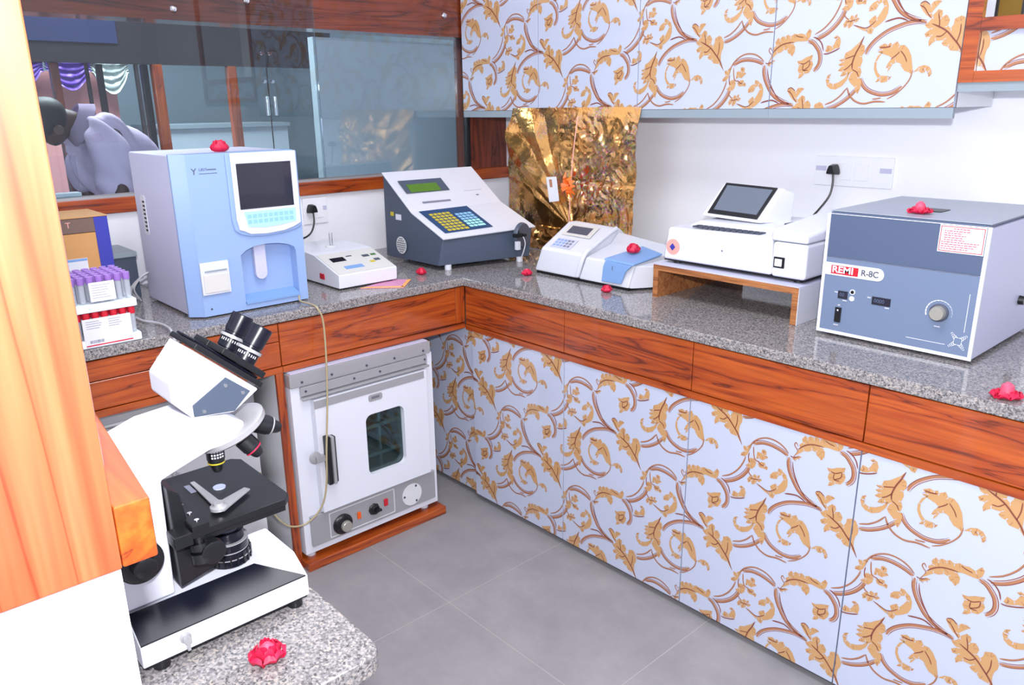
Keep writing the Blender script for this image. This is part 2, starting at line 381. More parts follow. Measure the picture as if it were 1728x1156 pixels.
# ------------------------------------------------------------------ printed scroll laminate
MOTIF = json.loads('''[["b",0.0079,[[0.2281,0.1936],[0.2114,0.1968],[0.1856,0.1954],[0.1598,0.1886],[0.1338,0.1784],[0.1079,0.1603],[0.0927,0.1428],[0.0851,0.1271]]],["b",0.0079,[[0.0789,0.069],[0.0874,0.052],[0.1012,0.0392],[0.1201,0.0311],[0.1401,0.0273],[0.1646,0.0314],[0.1876,0.046]]],["b",0.0073,[[-0.0114,-0.0094],[0.0115,-0.003],[0.0347,0.0092],[0.0542,0.0244],[0.073,0.0446]]],["b",0.0085,[[-0.0549,0.1728],[-0.0282,0.185],[-0.0055,0.2026],[0.0107,0.2228],[0.0196,0.2415]]],["b",0.0079,[[0.0253,0.3101],[0.0483,0.3208],[0.0705,0.3236],[0.0928,0.321],[0.1124,0.3155],[0.1254,0.309]]],["b",0.0085,[[0.1284,0.3057],[0.1299,0.2844],[0.1362,0.2647],[0.1478,0.2443],[0.1625,0.225],[0.184,0.2102],[0.2137,0.1988]]],["b",0.0085,[[0.2555,0.3632],[0.2705,0.358],[0.2829,0.3453],[0.2921,0.3307],[0.2953,0.3113],[0.2906,0.2951],[0.279,0.2831]]],["t",0.0034,[[-0.0124,0.0031],[0.0102,0.0118],[0.0302,0.0271],[0.0447,0.0455]]],["t",0.004,[[0.0458,0.0471],[0.0533,0.0282],[0.0701,0.0117],[0.094,0.0045],[0.1222,0.0096],[0.1503,0.0085]]],["t",0.0028,[[0.1524,0.0153],[0.1707,0.0249],[0.1906,0.0427],[0.2045,0.0634],[0.2086,0.085]]],["t",0.0028,[[0.1159,0.0157],[0.1271,0.0166],[0.1382,0.0187]]],["t",0.0034,[[-0.0602,0.1857],[-0.0354,0.1988],[-0.013,0.2219],[0.0014,0.2483],[0.0069,0.2673]]],["t",0.0034,[[0.0144,0.2828],[0.0171,0.2989],[0.0287,0.3178],[0.0473,0.3321],[0.0691,0.339],[0.094,0.3367],[0.114,0.3269],[0.1268,0.316]]],["t",0.0028,[[0.0283,0.3026],[0.0299,0.2835],[0.0347,0.2682],[0.0477,0.2642]]],["t",0.0028,[[0.0157,0.2332],[0.0225,0.2213],[0.0317,0.216]]],["t",0.0023,[[0.1496,0.3423],[0.1435,0.351],[0.1399,0.3445],[0.1438,0.3377],[0.1499,0.3291],[0.1397,0.3095]]],["l",0,[[0.1167,0.1438],[0.1309,0.1513],[0.1395,0.1479],[0.1472,0.1522],[0.1505,0.1467],[0.1632,0.1547],[0.1696,0.1444],[0.1813,0.1448],[0.1917,0.1357],[0.2014,0.1185],[0.2083,0.0877],[0.206,0.0743],[0.2003,0.0785],[0.1893,0.0822],[0.1813,0.0918],[0.1758,0.0985],[0.1825,0.0962],[0.1727,0.1028],[0.1655,0.1043],[0.1578,0.0998],[0.1524,0.0889],[0.1461,0.0804],[0.1478,0.091],[0.1411,0.0915],[0.1455,0.1032],[0.1537,0.1141],[0.146,0.1205],[0.1381,0.1229],[0.1289,0.1265],[0.1163,0.1311],[0.1242,0.1355]]],["l",0,[[0.13,0.1327],[0.1172,0.1217],[0.1108,0.1058],[0.1113,0.0887],[0.117,0.0765],[0.1241,0.0668],[0.1188,0.0569],[0.1303,0.0602],[0.1347,0.0552],[0.1482,0.0583],[0.1568,0.0661],[0.1578,0.0723],[0.1503,0.0655],[0.1469,0.0721],[0.1374,0.0726],[0.1301,0.0735],[0.1221,0.0817],[0.117,0.094],[0.1168,0.1083],[0.1228,0.1206]]],["l",0,[[0.2093,0.078],[0.2226,0.0912],[0.2351,0.0951],[0.2474,0.0911],[0.2547,0.0804],[0.252,0.0669],[0.2474,0.067],[0.2467,0.078],[0.2401,0.0822],[0.2386,0.0771],[0.2294,0.0757],[0.2235,0.0821]]],["l",0,[[0.077,0.1722],[0.0712,0.155],[0.0809,0.1484],[0.0827,0.1348],[0.0763,0.1235],[0.0796,0.1121],[0.0753,0.0968],[0.0799,0.0841],[0.0764,0.0709],[0.0819,0.0615],[0.0817,0.0448],[0.0756,0.029],[0.0679,0.0364],[0.0659,0.0457],[0.0595,0.0518],[0.0512,0.059],[0.0464,0.067],[0.0511,0.0809],[0.0416,0.0811],[0.0338,0.0755],[0.0231,0.0752],[0.0281,0.0862],[0.0147,0.0896],[0.024,0.0994],[0.0147,0.1045],[0.0249,0.1109],[0.0149,0.1164],[0.0282,0.1205],[0.0312,0.1335],[0.0459,0.1404],[0.055,0.1487],[0.0658,0.1575]]],["l",0,[[-0.0017,0.0829],[-0.0123,0.0786],[-0.0163,0.0667],[-0.0114,0.0518],[-0.0015,0.0438],[0.0138,0.0418],[0.0312,0.0504],[0.043,0.0656],[0.0477,0.0795],[0.046,0.0847],[0.0355,0.0702],[0.0213,0.0607],[0.0054,0.0558],[-0.0047,0.0606],[-0.008,0.0701]]],["l",0,[[0.1434,0.3151],[0.1509,0.3294],[0.1539,0.3411],[0.1521,0.3485],[0.1597,0.3562],[0.1576,0.3661],[0.1658,0.3767],[0.1714,0.3721],[0.1778,0.3794],[0.1871,0.3781],[0.1942,0.383],[0.2032,0.3781],[0.214,0.3841],[0.2241,0.3822],[0.2338,0.3837],[0.2464,0.3791],[0.2513,0.3873],[0.2572,0.3943],[0.2638,0.3873],[0.2615,0.3738],[0.2541,0.3627],[0.2435,0.3622],[0.2326,0.3628],[0.2213,0.3632],[0.2118,0.359],[0.2193,0.3495],[0.2192,0.3365],[0.212,0.3246],[0.2063,0.331],[0.1994,0.334],[0.196,0.3418],[0.1867,0.3439],[0.1761,0.3367],[0.1669,0.3358],[0.1574,0.3273]]],["l",0,[[-0.1048,0.1193],[-0.092,0.1205],[-0.0797,0.1276],[-0.0594,0.1341],[-0.0615,0.12],[-0.0563,0.1093],[-0.0598,0.0977],[-0.0672,0.0868],[-0.0792,0.0851],[-0.0887,0.0752],[-0.0976,0.0729],[-0.0946,0.0852],[-0.1005,0.0952],[-0.0976,0.1086]]],["l",0,[[-0.0259,0.1409],[-0.021,0.1558],[-0.0136,0.1544],[-0.0073,0.1521],[-0.0029,0.1567],[0.0021,0.1692],[-0.0055,0.1734],[0.0024,0.1792],[0.0118,0.174],[0.0157,0.1626],[0.0134,0.1477],[0.0022,0.1463],[-0.0094,0.1401],[-0.0195,0.1374]]],["l",0,[[0.0329,0.2688],[0.0389,0.2595],[0.0365,0.2474],[0.0281,0.2376],[0.0181,0.2386],[0.0079,0.2419],[0.0171,0.2508],[0.0145,0.2602],[0.0214,0.2682]]],["l",0,[[0.0396,0.2912],[0.052,0.292],[0.0523,0.3021],[0.06,0.3036],[0.0659,0.3],[0.0657,0.29],[0.0719,0.2843],[0.0624,0.2777],[0.0572,0.2725],[0.0468,0.2746],[0.038,0.2705]]],["l",0,[[0.0435,0.26],[0.0543,0.2671],[0.0644,0.2672],[0.0661,0.2611],[0.0731,0.2579],[0.0718,0.2485],[0.0625,0.2508],[0.0536,0.2494],[0.0477,0.2513]]],["l",0,[[0.0169,0.2049],[0.0231,0.2152],[0.0316,0.2171],[0.0367,0.2258],[0.0445,0.2229],[0.0526,0.2281],[0.0528,0.2191],[0.06,0.216],[0.0527,0.2076],[0.0457,0.2085],[0.0408,0.1987],[0.032,0.1931],[0.029,0.2006],[0.02,0.1956]]],["l",0,[[0.0434,0.2019],[0.0563,0.1993],[0.0684,0.1923],[0.08,0.1893],[0.0888,0.1972],[0.0839,0.2078],[0.0916,0.2152],[0.0995,0.2209],[0.1041,0.2131],[0.1128,0.2258],[0.1197,0.2395],[0.1143,0.2503],[0.1054,0.2454],[0.0999,0.2339],[0.0901,0.2315],[0.0818,0.2307],[0.0815,0.2407],[0.0895,0.2503],[0.1012,0.2556],[0.1029,0.2662],[0.1113,0.2647],[0.1173,0.2591],[0.1253,0.2543],[0.131,0.2408],[0.1311,0.2232],[0.1254,0.2082],[0.1133,0.1974],[0.0997,0.1889],[0.0953,0.1758],[0.0868,0.1771],[0.0811,0.1829],[0.073,0.1855],[0.061,0.1913]]],["l",0,[[0.2052,0.2357],[0.2178,0.2421],[0.2235,0.2362],[0.2321,0.232],[0.2381,0.2407],[0.2495,0.2419],[0.2573,0.2385],[0.2492,0.2311],[0.2417,0.2217],[0.236,0.2141],[0.2396,0.2085],[0.2517,0.2214],[0.2605,0.2184],[0.2628,0.2108],[0.2603,0.2023],[0.2715,0.2078],[0.2771,0.2016],[0.2809,0.1945],[0.2774,0.1823],[0.285,0.1758],[0.2903,0.1845],[0.2914,0.1967],[0.3051,0.2029],[0.3132,0.1993],[0.3186,0.1899],[0.3223,0.1782],[0.3213,0.1671],[0.3166,0.1582],[0.3146,0.1466],[0.3153,0.1323],[0.3207,0.1186],[0.3273,0.1037],[0.3178,0.1145],[0.3105,0.1232],[0.3007,0.1242],[0.2907,0.1253],[0.2838,0.1342],[0.2735,0.1374],[0.268,0.1426],[0.2731,0.1503],[0.2632,0.1493],[0.2546,0.15],[0.2466,0.1444],[0.2398,0.1371],[0.2372,0.1476],[0.2409,0.1601],[0.2298,0.1593],[0.2258,0.1676],[0.238,0.177],[0.2295,0.1811],[0.2236,0.1885],[0.2331,0.1945],[0.2375,0.2006],[0.2319,0.2055],[0.2242,0.2106],[0.2162,0.2193],[0.2108,0.227]]],["l",0,[[-0.0025,0.2954],[0.0074,0.2958],[0.0166,0.3044],[0.0216,0.3004],[0.0167,0.2893],[0.0121,0.2747],[0.0041,0.2663],[-0.0076,0.2652],[-0.0076,0.2721],[0.0028,0.2813],[-0.0006,0.2875]]],["l",0,[[0.1383,0.3079],[0.1473,0.3131],[0.1521,0.318],[0.1626,0.3173],[0.1553,0.3116],[0.1456,0.3039],[0.1377,0.3034]]],["d",0.0028,[[0.1393,0.2975],[0.1439,0.273],[0.1568,0.2448],[0.1753,0.2189],[0.1978,0.2029],[0.2274,0.1912]]],["d",0.0034,[[0.126,0.2023],[0.1445,0.2071],[0.1631,0.2087],[0.184,0.2003]]],["d",0.0028,[[0.2699,0.3715],[0.2838,0.366],[0.2962,0.3525],[0.3021,0.3342]]],["d",0.0028,[[-0.0303,0.1344],[-0.018,0.1344],[-0.0003,0.14],[0.0147,0.147]]],["d",0.0023,[[0.0446,0.2012],[0.0594,0.1964],[0.077,0.1916],[0.0906,0.1967],[0.1034,0.2083]]],["d",0.0034,[[0.077,0.1722],[0.0682,0.1492],[0.0595,0.1313],[0.0528,0.1081],[0.0543,0.0911]]],["d",0.0023,[[0.0528,0.1081],[0.0421,0.0967],[0.0308,0.0897]]],["d",0.0023,[[0.057,0.1262],[0.0428,0.1217],[0.0313,0.1183]]],["d",0.0023,[[0.0543,0.0911],[0.0665,0.0844],[0.0734,0.0726]]],["d",0.0034,[[0.3262,0.1048],[0.3108,0.1331],[0.294,0.1527],[0.2773,0.1699],[0.2587,0.1811],[0.2402,0.1898]]],["d",0.0023,[[0.2075,0.2339],[0.2184,0.2272],[0.2274,0.2145],[0.2373,0.2022]]],["d",0.0023,[[0.2773,0.1699],[0.266,0.1598],[0.2535,0.1599]]],["d",0.0023,[[0.3024,0.1429],[0.3073,0.1638],[0.3072,0.1851]]],["d",0.0023,[[0.2587,0.1811],[0.257,0.1966],[0.2529,0.2111]]],["d",0.0028,[[0.1504,0.3346],[0.1646,0.3488],[0.1816,0.3581],[0.199,0.3611],[0.214,0.3618]]],["d",0.0023,[[0.1743,0.3546],[0.1723,0.364]]],["d",0.0023,[[0.1852,0.3582],[0.1952,0.3494]]],["d",0.0023,[[0.217,0.3799],[0.2273,0.3755],[0.2423,0.3727]]],["d",0.0023,[[-0.0946,0.1128],[-0.0817,0.1116],[-0.0666,0.1205]]],["d",0.0023,[[-0.0849,0.1104],[-0.085,0.0951],[-0.0709,0.0945]]],["d",0.0023,[[-0.0666,0.1205],[-0.0685,0.1046],[-0.0849,0.0939]]],["d",0.0028,[[0.1207,0.1426],[0.1346,0.1414],[0.148,0.144]]],["d",0.0023,[[0.1513,0.1113],[0.1663,0.1233],[0.1711,0.1293]]],["d",0.0023,[[0.1735,0.132],[0.1857,0.1174],[0.1924,0.1034]]],["d",0.0023,[[0.0263,0.2112],[0.0379,0.2114],[0.0493,0.2138]]],["d",0.0023,[[0.0379,0.2114],[0.0359,0.2015]]],["d",0.0023,[[0.2071,0.2375],[0.2178,0.2421],[0.2304,0.2335]]],["d",0.0023,[[0.116,0.1338],[0.1254,0.1405]]],["d",0.0023,[[0.0173,0.2821],[0.0157,0.2674],[0.0197,0.2546]]],["d",0.0023,[[0.0446,0.2671],[0.0538,0.259],[0.0624,0.2581]]],["d",0.0023,[[0.1316,0.3111],[0.1397,0.3095],[0.1524,0.3149]]]]''')
def stroke(P, w):
    P = catmull([Vector((a,b,0)) for a,b in P], 4); n = len(P); L = []; R_ = []
    for i, p in enumerate(P):
        d = (P[min(i+1,n-1)]-P[max(i-1,0)]).normalized(); q = Vector((-d.y,d.x,0))
        t = i/(n-1); ww = w*.5*min(1, .25+5*t, .25+5*(1-t))
        L.append(p+q*ww); R_.append(p-q*ww)
    return [[(L[i].x,L[i].y),(L[i+1].x,L[i+1].y),(R_[i+1].x,R_[i+1].y),(R_[i].x,R_[i].y)] for i in range(n-1)]
def shift_stroke(P, w, d):
    V = [Vector((a,b,0)) for a,b in P]; out = []
    for i, p in enumerate(V):
        t = (V[min(i+1,len(V)-1)]-V[max(i-1,0)]).normalized(); q = Vector((-t.y,t.x,0)); out.append(tuple((p+q*d)[:2]))
    return out
PRIM = []   # (layer, material index, polygon)
def notches(P):
    """pale slits between leaf lobes and brown ribs inside the lobes"""
    n = len(P); ar = sum(P[i][0]*P[(i+1)%n][1]-P[(i+1)%n][0]*P[i][1] for i in range(n)); sg = 1 if ar > 0 else -1
    for i in range(n):
        a = Vector(P[i-1]+[0]); b = Vector(P[i]+[0]); c = Vector(P[(i+1)%n]+[0])
        u = (b-a).normalized(); v = (c-b).normalized(); cr = (u.x*v.y-u.y*v.x)*sg
        q = (v-u)
        if q.length < .3: continue
        q.normalize()
        if cr < -.45:
            e = b-q*.0062; m_ = b-q*.003+Vector((q.y,-q.x,0))*.0012
            PRIM.extend((6, 0, p) for p in stroke([tuple(b[:2]), tuple(m_[:2]), tuple(e[:2])], .0015))
        elif cr > .55 and (c-a).length > .006:
            m_ = b+q*.006+Vector((q.y,-q.x,0))*.001; e = b+q*.012; s0 = b+q*.0025
            PRIM.extend((5, 2, p) for p in stroke([tuple(s0[:2]), tuple(m_[:2]), tuple(e[:2])], .0014))
for k, w, pts in MOTIF:
    if k == 'b':
        w *= 1.42
        for p in stroke(pts, w): PRIM.append((1, 2, p))
        for p in stroke(shift_stroke(pts, w, -w*.42), w*.17): PRIM.append((2, 3, p))
        for p in stroke(shift_stroke(pts, w, w*.44), w*.12): PRIM.append((3, 3, p))
        for p in stroke(shift_stroke(pts, w, w*.27), w*.12): PRIM.append((3, 0, p))
    elif k == 't':
        for p in stroke(pts, w*1.25): PRIM.append((3, 2, p))
        for p in stroke(shift_stroke(pts, w, -w*.45), w*.3): PRIM.append((4, 3, p))
    elif k == 'l':
        from mathutils.geometry import tessellate_polygon
        V3 = [Vector((a, b_, 0)) for a, b_ in pts]
        for tri in tessellate_polygon([V3]):
            PRIM.append((4, 1, [pts[i_] for i_ in tri]))
        notches(pts)
    else:
        for p in stroke(pts, w*1.15): PRIM.append((7, 3, p))
LAYER = .00016
def laminate_panel(name, x0, x1, z0, z1, yf, th, parent, origin, scale=1.0, bx=None):
    """board with the printed scroll pattern on its -y face"""
    mb = MB(); mb.box(x0, x1, yf, yf+th, z0, z1)
    bm = bmesh.new()
    for i in range(-9, 9):
        for j in range(-6, 8):
            ox = origin[0] + i*.333*scale; oz = origin[1] + ((i % 2)*.1925 + j*.385)*scale
            if ox-.35*scale > x1 or ox+.40*scale < x0 or oz-.35*scale > z1 or oz+.30*scale < z0: continue
            for ly, mi_, poly in PRIM:
                Q = [(ox+(a-.152)*scale, oz+(b-.1)*scale) for a, b in poly]
                if max(q[0] for q in Q) < x0 or min(q[0] for q in Q) > x1 or max(q[1] for q in Q) < z0 or min(q[1] for q in Q) > z1: continue
                try:
                    f = bm.faces.new([bm.verts.new((a, yf-LAYER*ly, b)) for a, b in Q]); f.material_index = mi_
                except ValueError: pass
    for co, no in (((x0,0,0),(-1,0,0)),((x1,0,0),(1,0,0)),((0,0,z0),(0,0,-1)),((0,0,z1),(0,0,1))):
        bmesh.ops.bisect_plane(bm, geom=bm.verts[:]+bm.edges[:]+bm.faces[:], plane_co=co, plane_no=no, clear_outer=True)
    bmesh.ops.triangulate(bm, faces=bm.faces[:])
    for f in bm.faces:
        f.normal_update()
        if f.normal.y > 0: f.normal_flip()
    tmp = bpy.data.meshes.new('t'); bm.to_mesh(tmp); bm.free()
    bmesh.ops.recalc_face_normals(mb.bm, faces=mb.bm.faces)
    mb.bm.from_mesh(tmp)
    return build(name, mb, ['lam','tan','ochre','brown'], parent, recalc=False, smooth=0)

M['plate'] = mat('bright_switch_plastic', (240,241,246), .4)
M['liner'] = mat('oven_liner', (150,160,160), .4, metal=.3)

M['edge'] = mat('gap_shade_brown', (84,62,56), .6)  # dark carcass colour paints the shade seen in the gaps between doors

# ================================================================== the room
CAM = Vector((2.9, -2.64, 1.47))
WX, WY = 4.6, -5.2            # far ends of the room behind the photographer
struct('floor', MB().box(-3.2, WX, WY, .5, -.05, 0), 'floor')
struct('ceiling', MB().box(-3.2, WX, WY, .5, 2.75, 2.85), 'wall')
w = MB(); w.box(0-.12, 0, -5.2, 0, 0, 1.138); w.box(-.12, 0, -5.2, 0, 1.93, 2.75); w.box(-.12, 0, -.03, 0, 1.138, 1.93)
struct('wall_back', w, 'wall')
struct('wall_right', MB().box(-.12, WX, 0, .12, 0, 2.75), 'wall')
struct('wall_front', MB().box(WX, WX+.1, WY, .12, 0, 2.75), 'wall')
struct('wall_left', MB().box(-3.2, WX, WY-.1, WY, 0, 2.75), 'wall')

# window in the back wall: sill, top beam, right jamb, sliding panes in steel tracks
wf = thing('window_1', (0,-1.3,1.138), None, None); wf['kind'] = 'structure'
build('window_sill', MB().box(-.13, .022, -2.5, 0, 1.138, 1.19).bevel(.003), 'woodY', wf)
build('top_beam', MB().box(-.13, .004, -2.5, -.03, 1.765, 1.935), 'woodYdim', wf)
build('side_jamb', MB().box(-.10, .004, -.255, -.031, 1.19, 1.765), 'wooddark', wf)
build('jamb_seal', MB().box(-.03, .006, -.268, -.256, 1.19, 1.765), 'black', wf)
tr = MB(); tr.box(-.012, .012, -2.5, -.262, 1.19, 1.1935); tr.box(-.012,-.010,-2.5,-.262,1.1935,1.199); tr.box(.010,.012,-2.5,-.262,1.1935,1.199)
build('track', tr, 'steel', wf)
for n, (a, b, xx) in enumerate(((-2.5, -1.02, .004), (-1.05, -.262, -.004))):
    build('window_pane', MB().box(xx-.0025, xx+.0025, a, b, 1.194, 1.90), 'glass', wf)
for y, z in ((-1.285,1.845), (-.387,1.85), (-1.55,1.80)):
    b = MB(); b.lathe((.006,y,z), (1,0,0), [(0,.012),(.004,.012),(.009,.008),(.011,.001)])
    build('glass_fixing', b, 'chrome', wf)

# near partition on the left: white stub wall, timber end post and sill ledge
pw = MB(); pw.box(0, 2.3145, -2.66, -2.513, 0, 1.138)
struct('wall_stub', pw, 'wall')
tp = thing('trim_1', (2.2,-2.58,1.138), None, None); tp['kind'] = 'structure'
build('end_post', MB().box(2.19, 2.318, -2.70, -2.512, 1.138, 2.749).bevel(.002), 'post', tp)
lg = MB(); lg.prism([(2.319,-2.512),(2.319,-2.486),(1.98,-2.452),(0,-2.452),(0,-2.512)], 'Z', 1.139, 1.19)
build('sill_ledge', lg.bevel(.002), 'woodX', tp)

# ================================================================== worktop and base cabinets
wt = MB(); wt.prism([(0,-2.44),(.735,-2.44),(.742,-.915),(2.0,-.91),(3.9,-.91),(3.9,0),(0,0)], 'Z', .85, .88)
wt.bevel(.004)
tag(build('worktop', wt, 'granite'), 'L-shaped grey speckled granite worktop running along two walls', 'worktop')
for a in ():
    pass
DY = -.90
DOORX = [.765, 1.234, 1.724, 2.206, 2.70, 3.19]
LORG = (2.052, .40)
LBL_D = ['white base cupboard with gold scrolls, nearest the room corner and the incubator',
         'second base cupboard with gold scrolls from the inner corner, under the small white analyser',
         'middle base cupboard with gold scrolls, below the wooden riser stand',
         'base cupboard with gold scrolls at the lower right, below the grey centrifuge',
         'base cupboard with gold scrolls at the far right, cut by the photo edge']
for i in range(5):
    x0, x1 = DOORX[i], DOORX[i+1]
    c = thing('base_cabinet', ((x0+x1)/2, -.5, 0), LBL_D[i], 'cabinet', 'scroll-fronted base cupboards')
    cb = MB(); cb.box(x0+0, x1, -.88, -.02, .03, .848); cb.box(x0, x1, -.84, -.04, 0, .03)
    build('carcass', cb, 'edge', c)
    laminate_panel('door', (x0 if i else .7645)+.0018, x1-.0018, .024, .682, DY, .018, c, LORG)
    d = build('drawer_front', MB().box((x0 if i else .7336)+.0015, x1-.0015, DY-.002, -.881, .706, .846).bevel(.0012, 1), 'woodX', c)
    build('finger_rail', MB().box(x0 if i else .7345, x1, DY-.004, -.881, .684, .7035), 'woodX', c)
# corner filler with the same print, a little recessed
c = thing('corner_filler', (.55, -.86, 0), 'recessed gold scroll filler panel in the dark corner beside the incubator', 'panel')
laminate_panel('printed_board', .03, .7635, .024, .683, -.886, .018, c, (2.052-1.665, .40+.1925))

# left run: timber drawer band, open bays below
c = thing('drawer_unit', (.36, -1.28, .69), 'teak drawer band above the incubator, up to the inner corner', 'drawer unit', 'teak drawer bands of the left run')
build('carcass', MB().box(.02, .712, -1.628, -.8862, .716, .848), 'woodY', c)
build('drawer_front', MB().box(.713, .731, -1.6285, -.9445, .712, .846).bevel(.0012,1), 'woodY', c)
build('corner_post', MB().box(.713, .731, -.943, -.9025, .712, .846).bevel(.0012,1), 'woodZ', c)
build('finger_rail', MB().box(.70, .733, -1.628, -.9045, .69, .7095), 'woodY', c)
c = thing('drawer_unit', (.36, -2.0, .69), 'teak drawer band with a keyed lock, left of the divider behind the microscope', 'drawer unit', 'teak drawer bands of the left run')
build('carcass', MB().box(.02, .712, -2.449, -1.6295, .716, .848), 'woodY', c)
build('drawer_front', MB().box(.713, .731, -2.445, -1.6315, .712, .789).bevel(.0012,1), 'woodY', c)
build('top_rail', MB().box(.713, .731, -2.445, -1.6315, .7915, .846).bevel(.0012,1), 'woodY', c)
build('finger_rail', MB().box(.70, .733, -2.445, -1.6295, .69, .7095), 'woodY', c)
lk = MB(); lk.lathe((.7315,-1.978,.812), (1,0,0), [(0,.0155),(.004,.0155),(.006,.012),(.012,.011),(.012,.001)])
lo = build('lock', lk, 'steel', c)
ky = MB(); ky.box(.7435,.752,-1.9795,-1.9765,.800,.824); ky.lathe((.747,-1.968,.792), (1,.3,0), [(0,.010),(.002,.010)]); ky.tube([(.7475,-1.977,.80),(.751,-1.968,.79),(.752,-1.962,.775),(.7495,-1.966,.762)], .0022, n=6)
build('key', ky, 'chrome', lo)

dv = thing('divider_board', (.36,-1.64,0), 'grey-sided divider board with teak front edge beside the incubator', 'divider')
build('board', MB().box(.02, .722, -1.6535, -1.6298, 0, .689), 'grey', dv)
build('teak_edge', MB().box(.7225, .735, -1.6545, -1.629, 0, .689).bevel(.001,1), 'woodZ', dv)
tag(build('plinth_board', MB().box(.03, .776, -1.6285, -1.057, 0.0, .030).bevel(.002,1), 'woodY'), 'glossy teak board on the floor carrying the incubator', 'board')

# ================================================================== wall cupboards
UX = [.0, .502, 1.017, 1.545, 2.09]
LBL_U = ['scroll-printed wall cupboard at the left end, touching the window', 'second scroll-printed wall cupboard, above the gold foil',
         'third scroll-printed wall cupboard, above the touch-screen machine', 'fourth scroll-printed wall cupboard, above the plug socket, by the open shelf']
for i in range(4):
    x0, x1 = UX[i]+(.014 if i == 0 else 0), UX[i+1]
    c = thing('wall_cabinet', ((x0+x1)/2, -.15, 1.425), LBL_U[i], 'cabinet', 'scroll-fronted wall cupboards')
    build('carcass', MB().box(x0, x1-.0005, -.281, -.002, 1.4525, 2.3, {3:1,0:1}), ['edge','plate'], c)
    build('underside_shade', MB().box(x0, x1-.0005, -.299, -.284, 1.424, 1.4515), 'greyl', c)  # grey front strip, its colour standing in for the shaded underside
    laminate_panel('door', x0+.0012, x1-.002, 1.453, 2.3, -.30, .018, c, (1.18,1.569), 1.095)
# shelf unit at the right
c = thing('display_shelf', (2.45,-.15,1.49), 'teak-framed open display shelf at the top right corner', 'shelf')
fr = MB(); fr.box(2.092, 2.128, -.305, -.283, 1.515, 2.3); fr.box(2.1285, 2.9, -.305, -.283, 1.515, 1.543); fr.box(2.1285, 2.9, -.305, -.283, 1.640, 1.672); fr.box(2.9,2.935,-.305,-.283,1.515,2.3)
build('frame', fr, 'woodX', c)
sh = MB(); sh.box(2.0915, 2.105, -.282, -.002, 1.519, 2.3); sh.box(2.105, 2.9, -.282, -.002, 1.519, 1.537); sh.box(2.105, 2.9, -.282, -.002, 1.650, 1.668); sh.box(2.9,2.935,-.282,-.002,1.519,2.3); sh.box(2.105, 2.9, -.008,-.003,1.537,2.3)
build('carcass', sh, 'plate', c)
build('underside_shade', MB().box(2.0915, 2.935, -.298, -.286, 1.492, 1.5145), 'greyl', c)  # shade of the shelf underside put into this grey strip
laminate_panel('printed_panel', 2.1288, 2.899, 1.5432, 1.6398, -.290, .006, c, (2.33,1.74), 1.095)
t = thing('picture_frame', (2.168,-.22,1.6685), 'small dark framed golden picture standing on the display shelf at the top right', 'picture')
b = MB(); b.plate([(2.132,1.6690),(2.200,1.6690),(2.200,1.78),(2.132,1.78)], [[(2.139,1.676),(2.193,1.676),(2.193,1.773),(2.139,1.773)]], 'Y', -.232, -.218); build('frame', b, 'black', t)
b = MB(); b.box(2.1392,2.1928,-.226,-.2185,1.6762,1.7728); build('picture', b, 'goldp', t)

# near granite counter under the microscope
nc = MB(); P = [(1.35,-2.512),(2.115,-2.512)]
for k in range(7):
    a = k*PI/12; P.append((2.115-.03+.03*math.cos(a), -2.167-.03+.03*math.sin(a)))
P += [(1.35,-2.167)]
nc.prism(P, 'Z', .728, .76); nc.bevel(.005)
c = thing('side_counter', (1.8,-2.35,0), 'narrow granite-topped side counter carrying the microscope', 'counter')
build('top', nc, 'granite', c)
build('support', MB().box(1.40, 2.03, -2.512, -2.23, 0, .7275), 'wall', c)

# ================================================================== wall plates
def plate(name, origin, face, w_, h_, label, plugpos, cable, segs, lines):
    """w_ along wall, segs: list of module spans"""
    t = thing(name, origin, label, 'socket')
    def B(a0, a1, z0, z1, d0, d1):
        mb = MB(); ox, oy, oz = origin
        if face == '-y': mb.box(ox+a0, ox+a1, oy-d1, oy-d0, oz+z0, oz+z1)
        else: mb.box(ox+d0, ox+d1, oy+a0, oy+a1, oz+z0, oz+z1)
        return mb
    pl = build('cover_plate', B(0, w_, 0, h_, .0005, .009).bevel(.002), 'plate', t)
    for a, b, m_ in segs: build('switch', B(a, b, h_*.22, h_*.78, .0093, .0125).bevel(.0012), 'plate', t)
    for a, b in lines: build('grey_band', B(a, b, h_*.50, h_*.66, .0092, .0102), 'lilac', t)
    return t
plate('socket_plate', (1.572,0,1.197), '-y', .264, .098, 'white six-module socket plate on the right wall, behind the centrifuge', None, None, [(.088,.128,0),(.140,.185,0)], [(.004,.04),(.222,.26)])
plate('socket_plate', (0,-1.136,1.022), '+x', .108, .104, 'white socket plate on the back wall, beside the blue analyser', None, None, [(.058,.085,0)], [(.088,.104)])
def plug(loc, face, label, path):
    t = thing('power_plug', loc, label, 'plug')
    x, y, z = loc
    b = MB()
    prof = [(-.020,-.016),(.020,-.016),(.017,0),(.010,.018),(-.010,.018),(-.017,0)]
    if face == '-y':
        b.loft([[(x+p*.8, y-.0005, z+q*.8) for p,q in prof], [(x+p, y-.012, z+q) for p,q in prof], [(x+p*.75, y-.042, z+q*.8) for p,q in prof]])
    else:
        b.loft([[(x+.0005, y+p*.8, z+q*.8) for p,q in prof], [(x+.012, y+p, z+q) for p,q in prof], [(x+.042, y+p*.75, z+q*.8) for p,q in prof]])
    build('plug_body', b.bevel(.003), 'black', t)
    build('cable', MB().tube(path, .0036, n=8), 'black', t)
    return t
plug((1.648,-.0115,1.252), '-y', 'black plug with thin lead in the right wall socket', [(1.648,-.03,1.238),(1.651,-.032,1.20),(1.645,-.04,1.16),(1.622,-.07,1.11),(1.60,-.12,1.06),(1.59,-.16,1.03)])
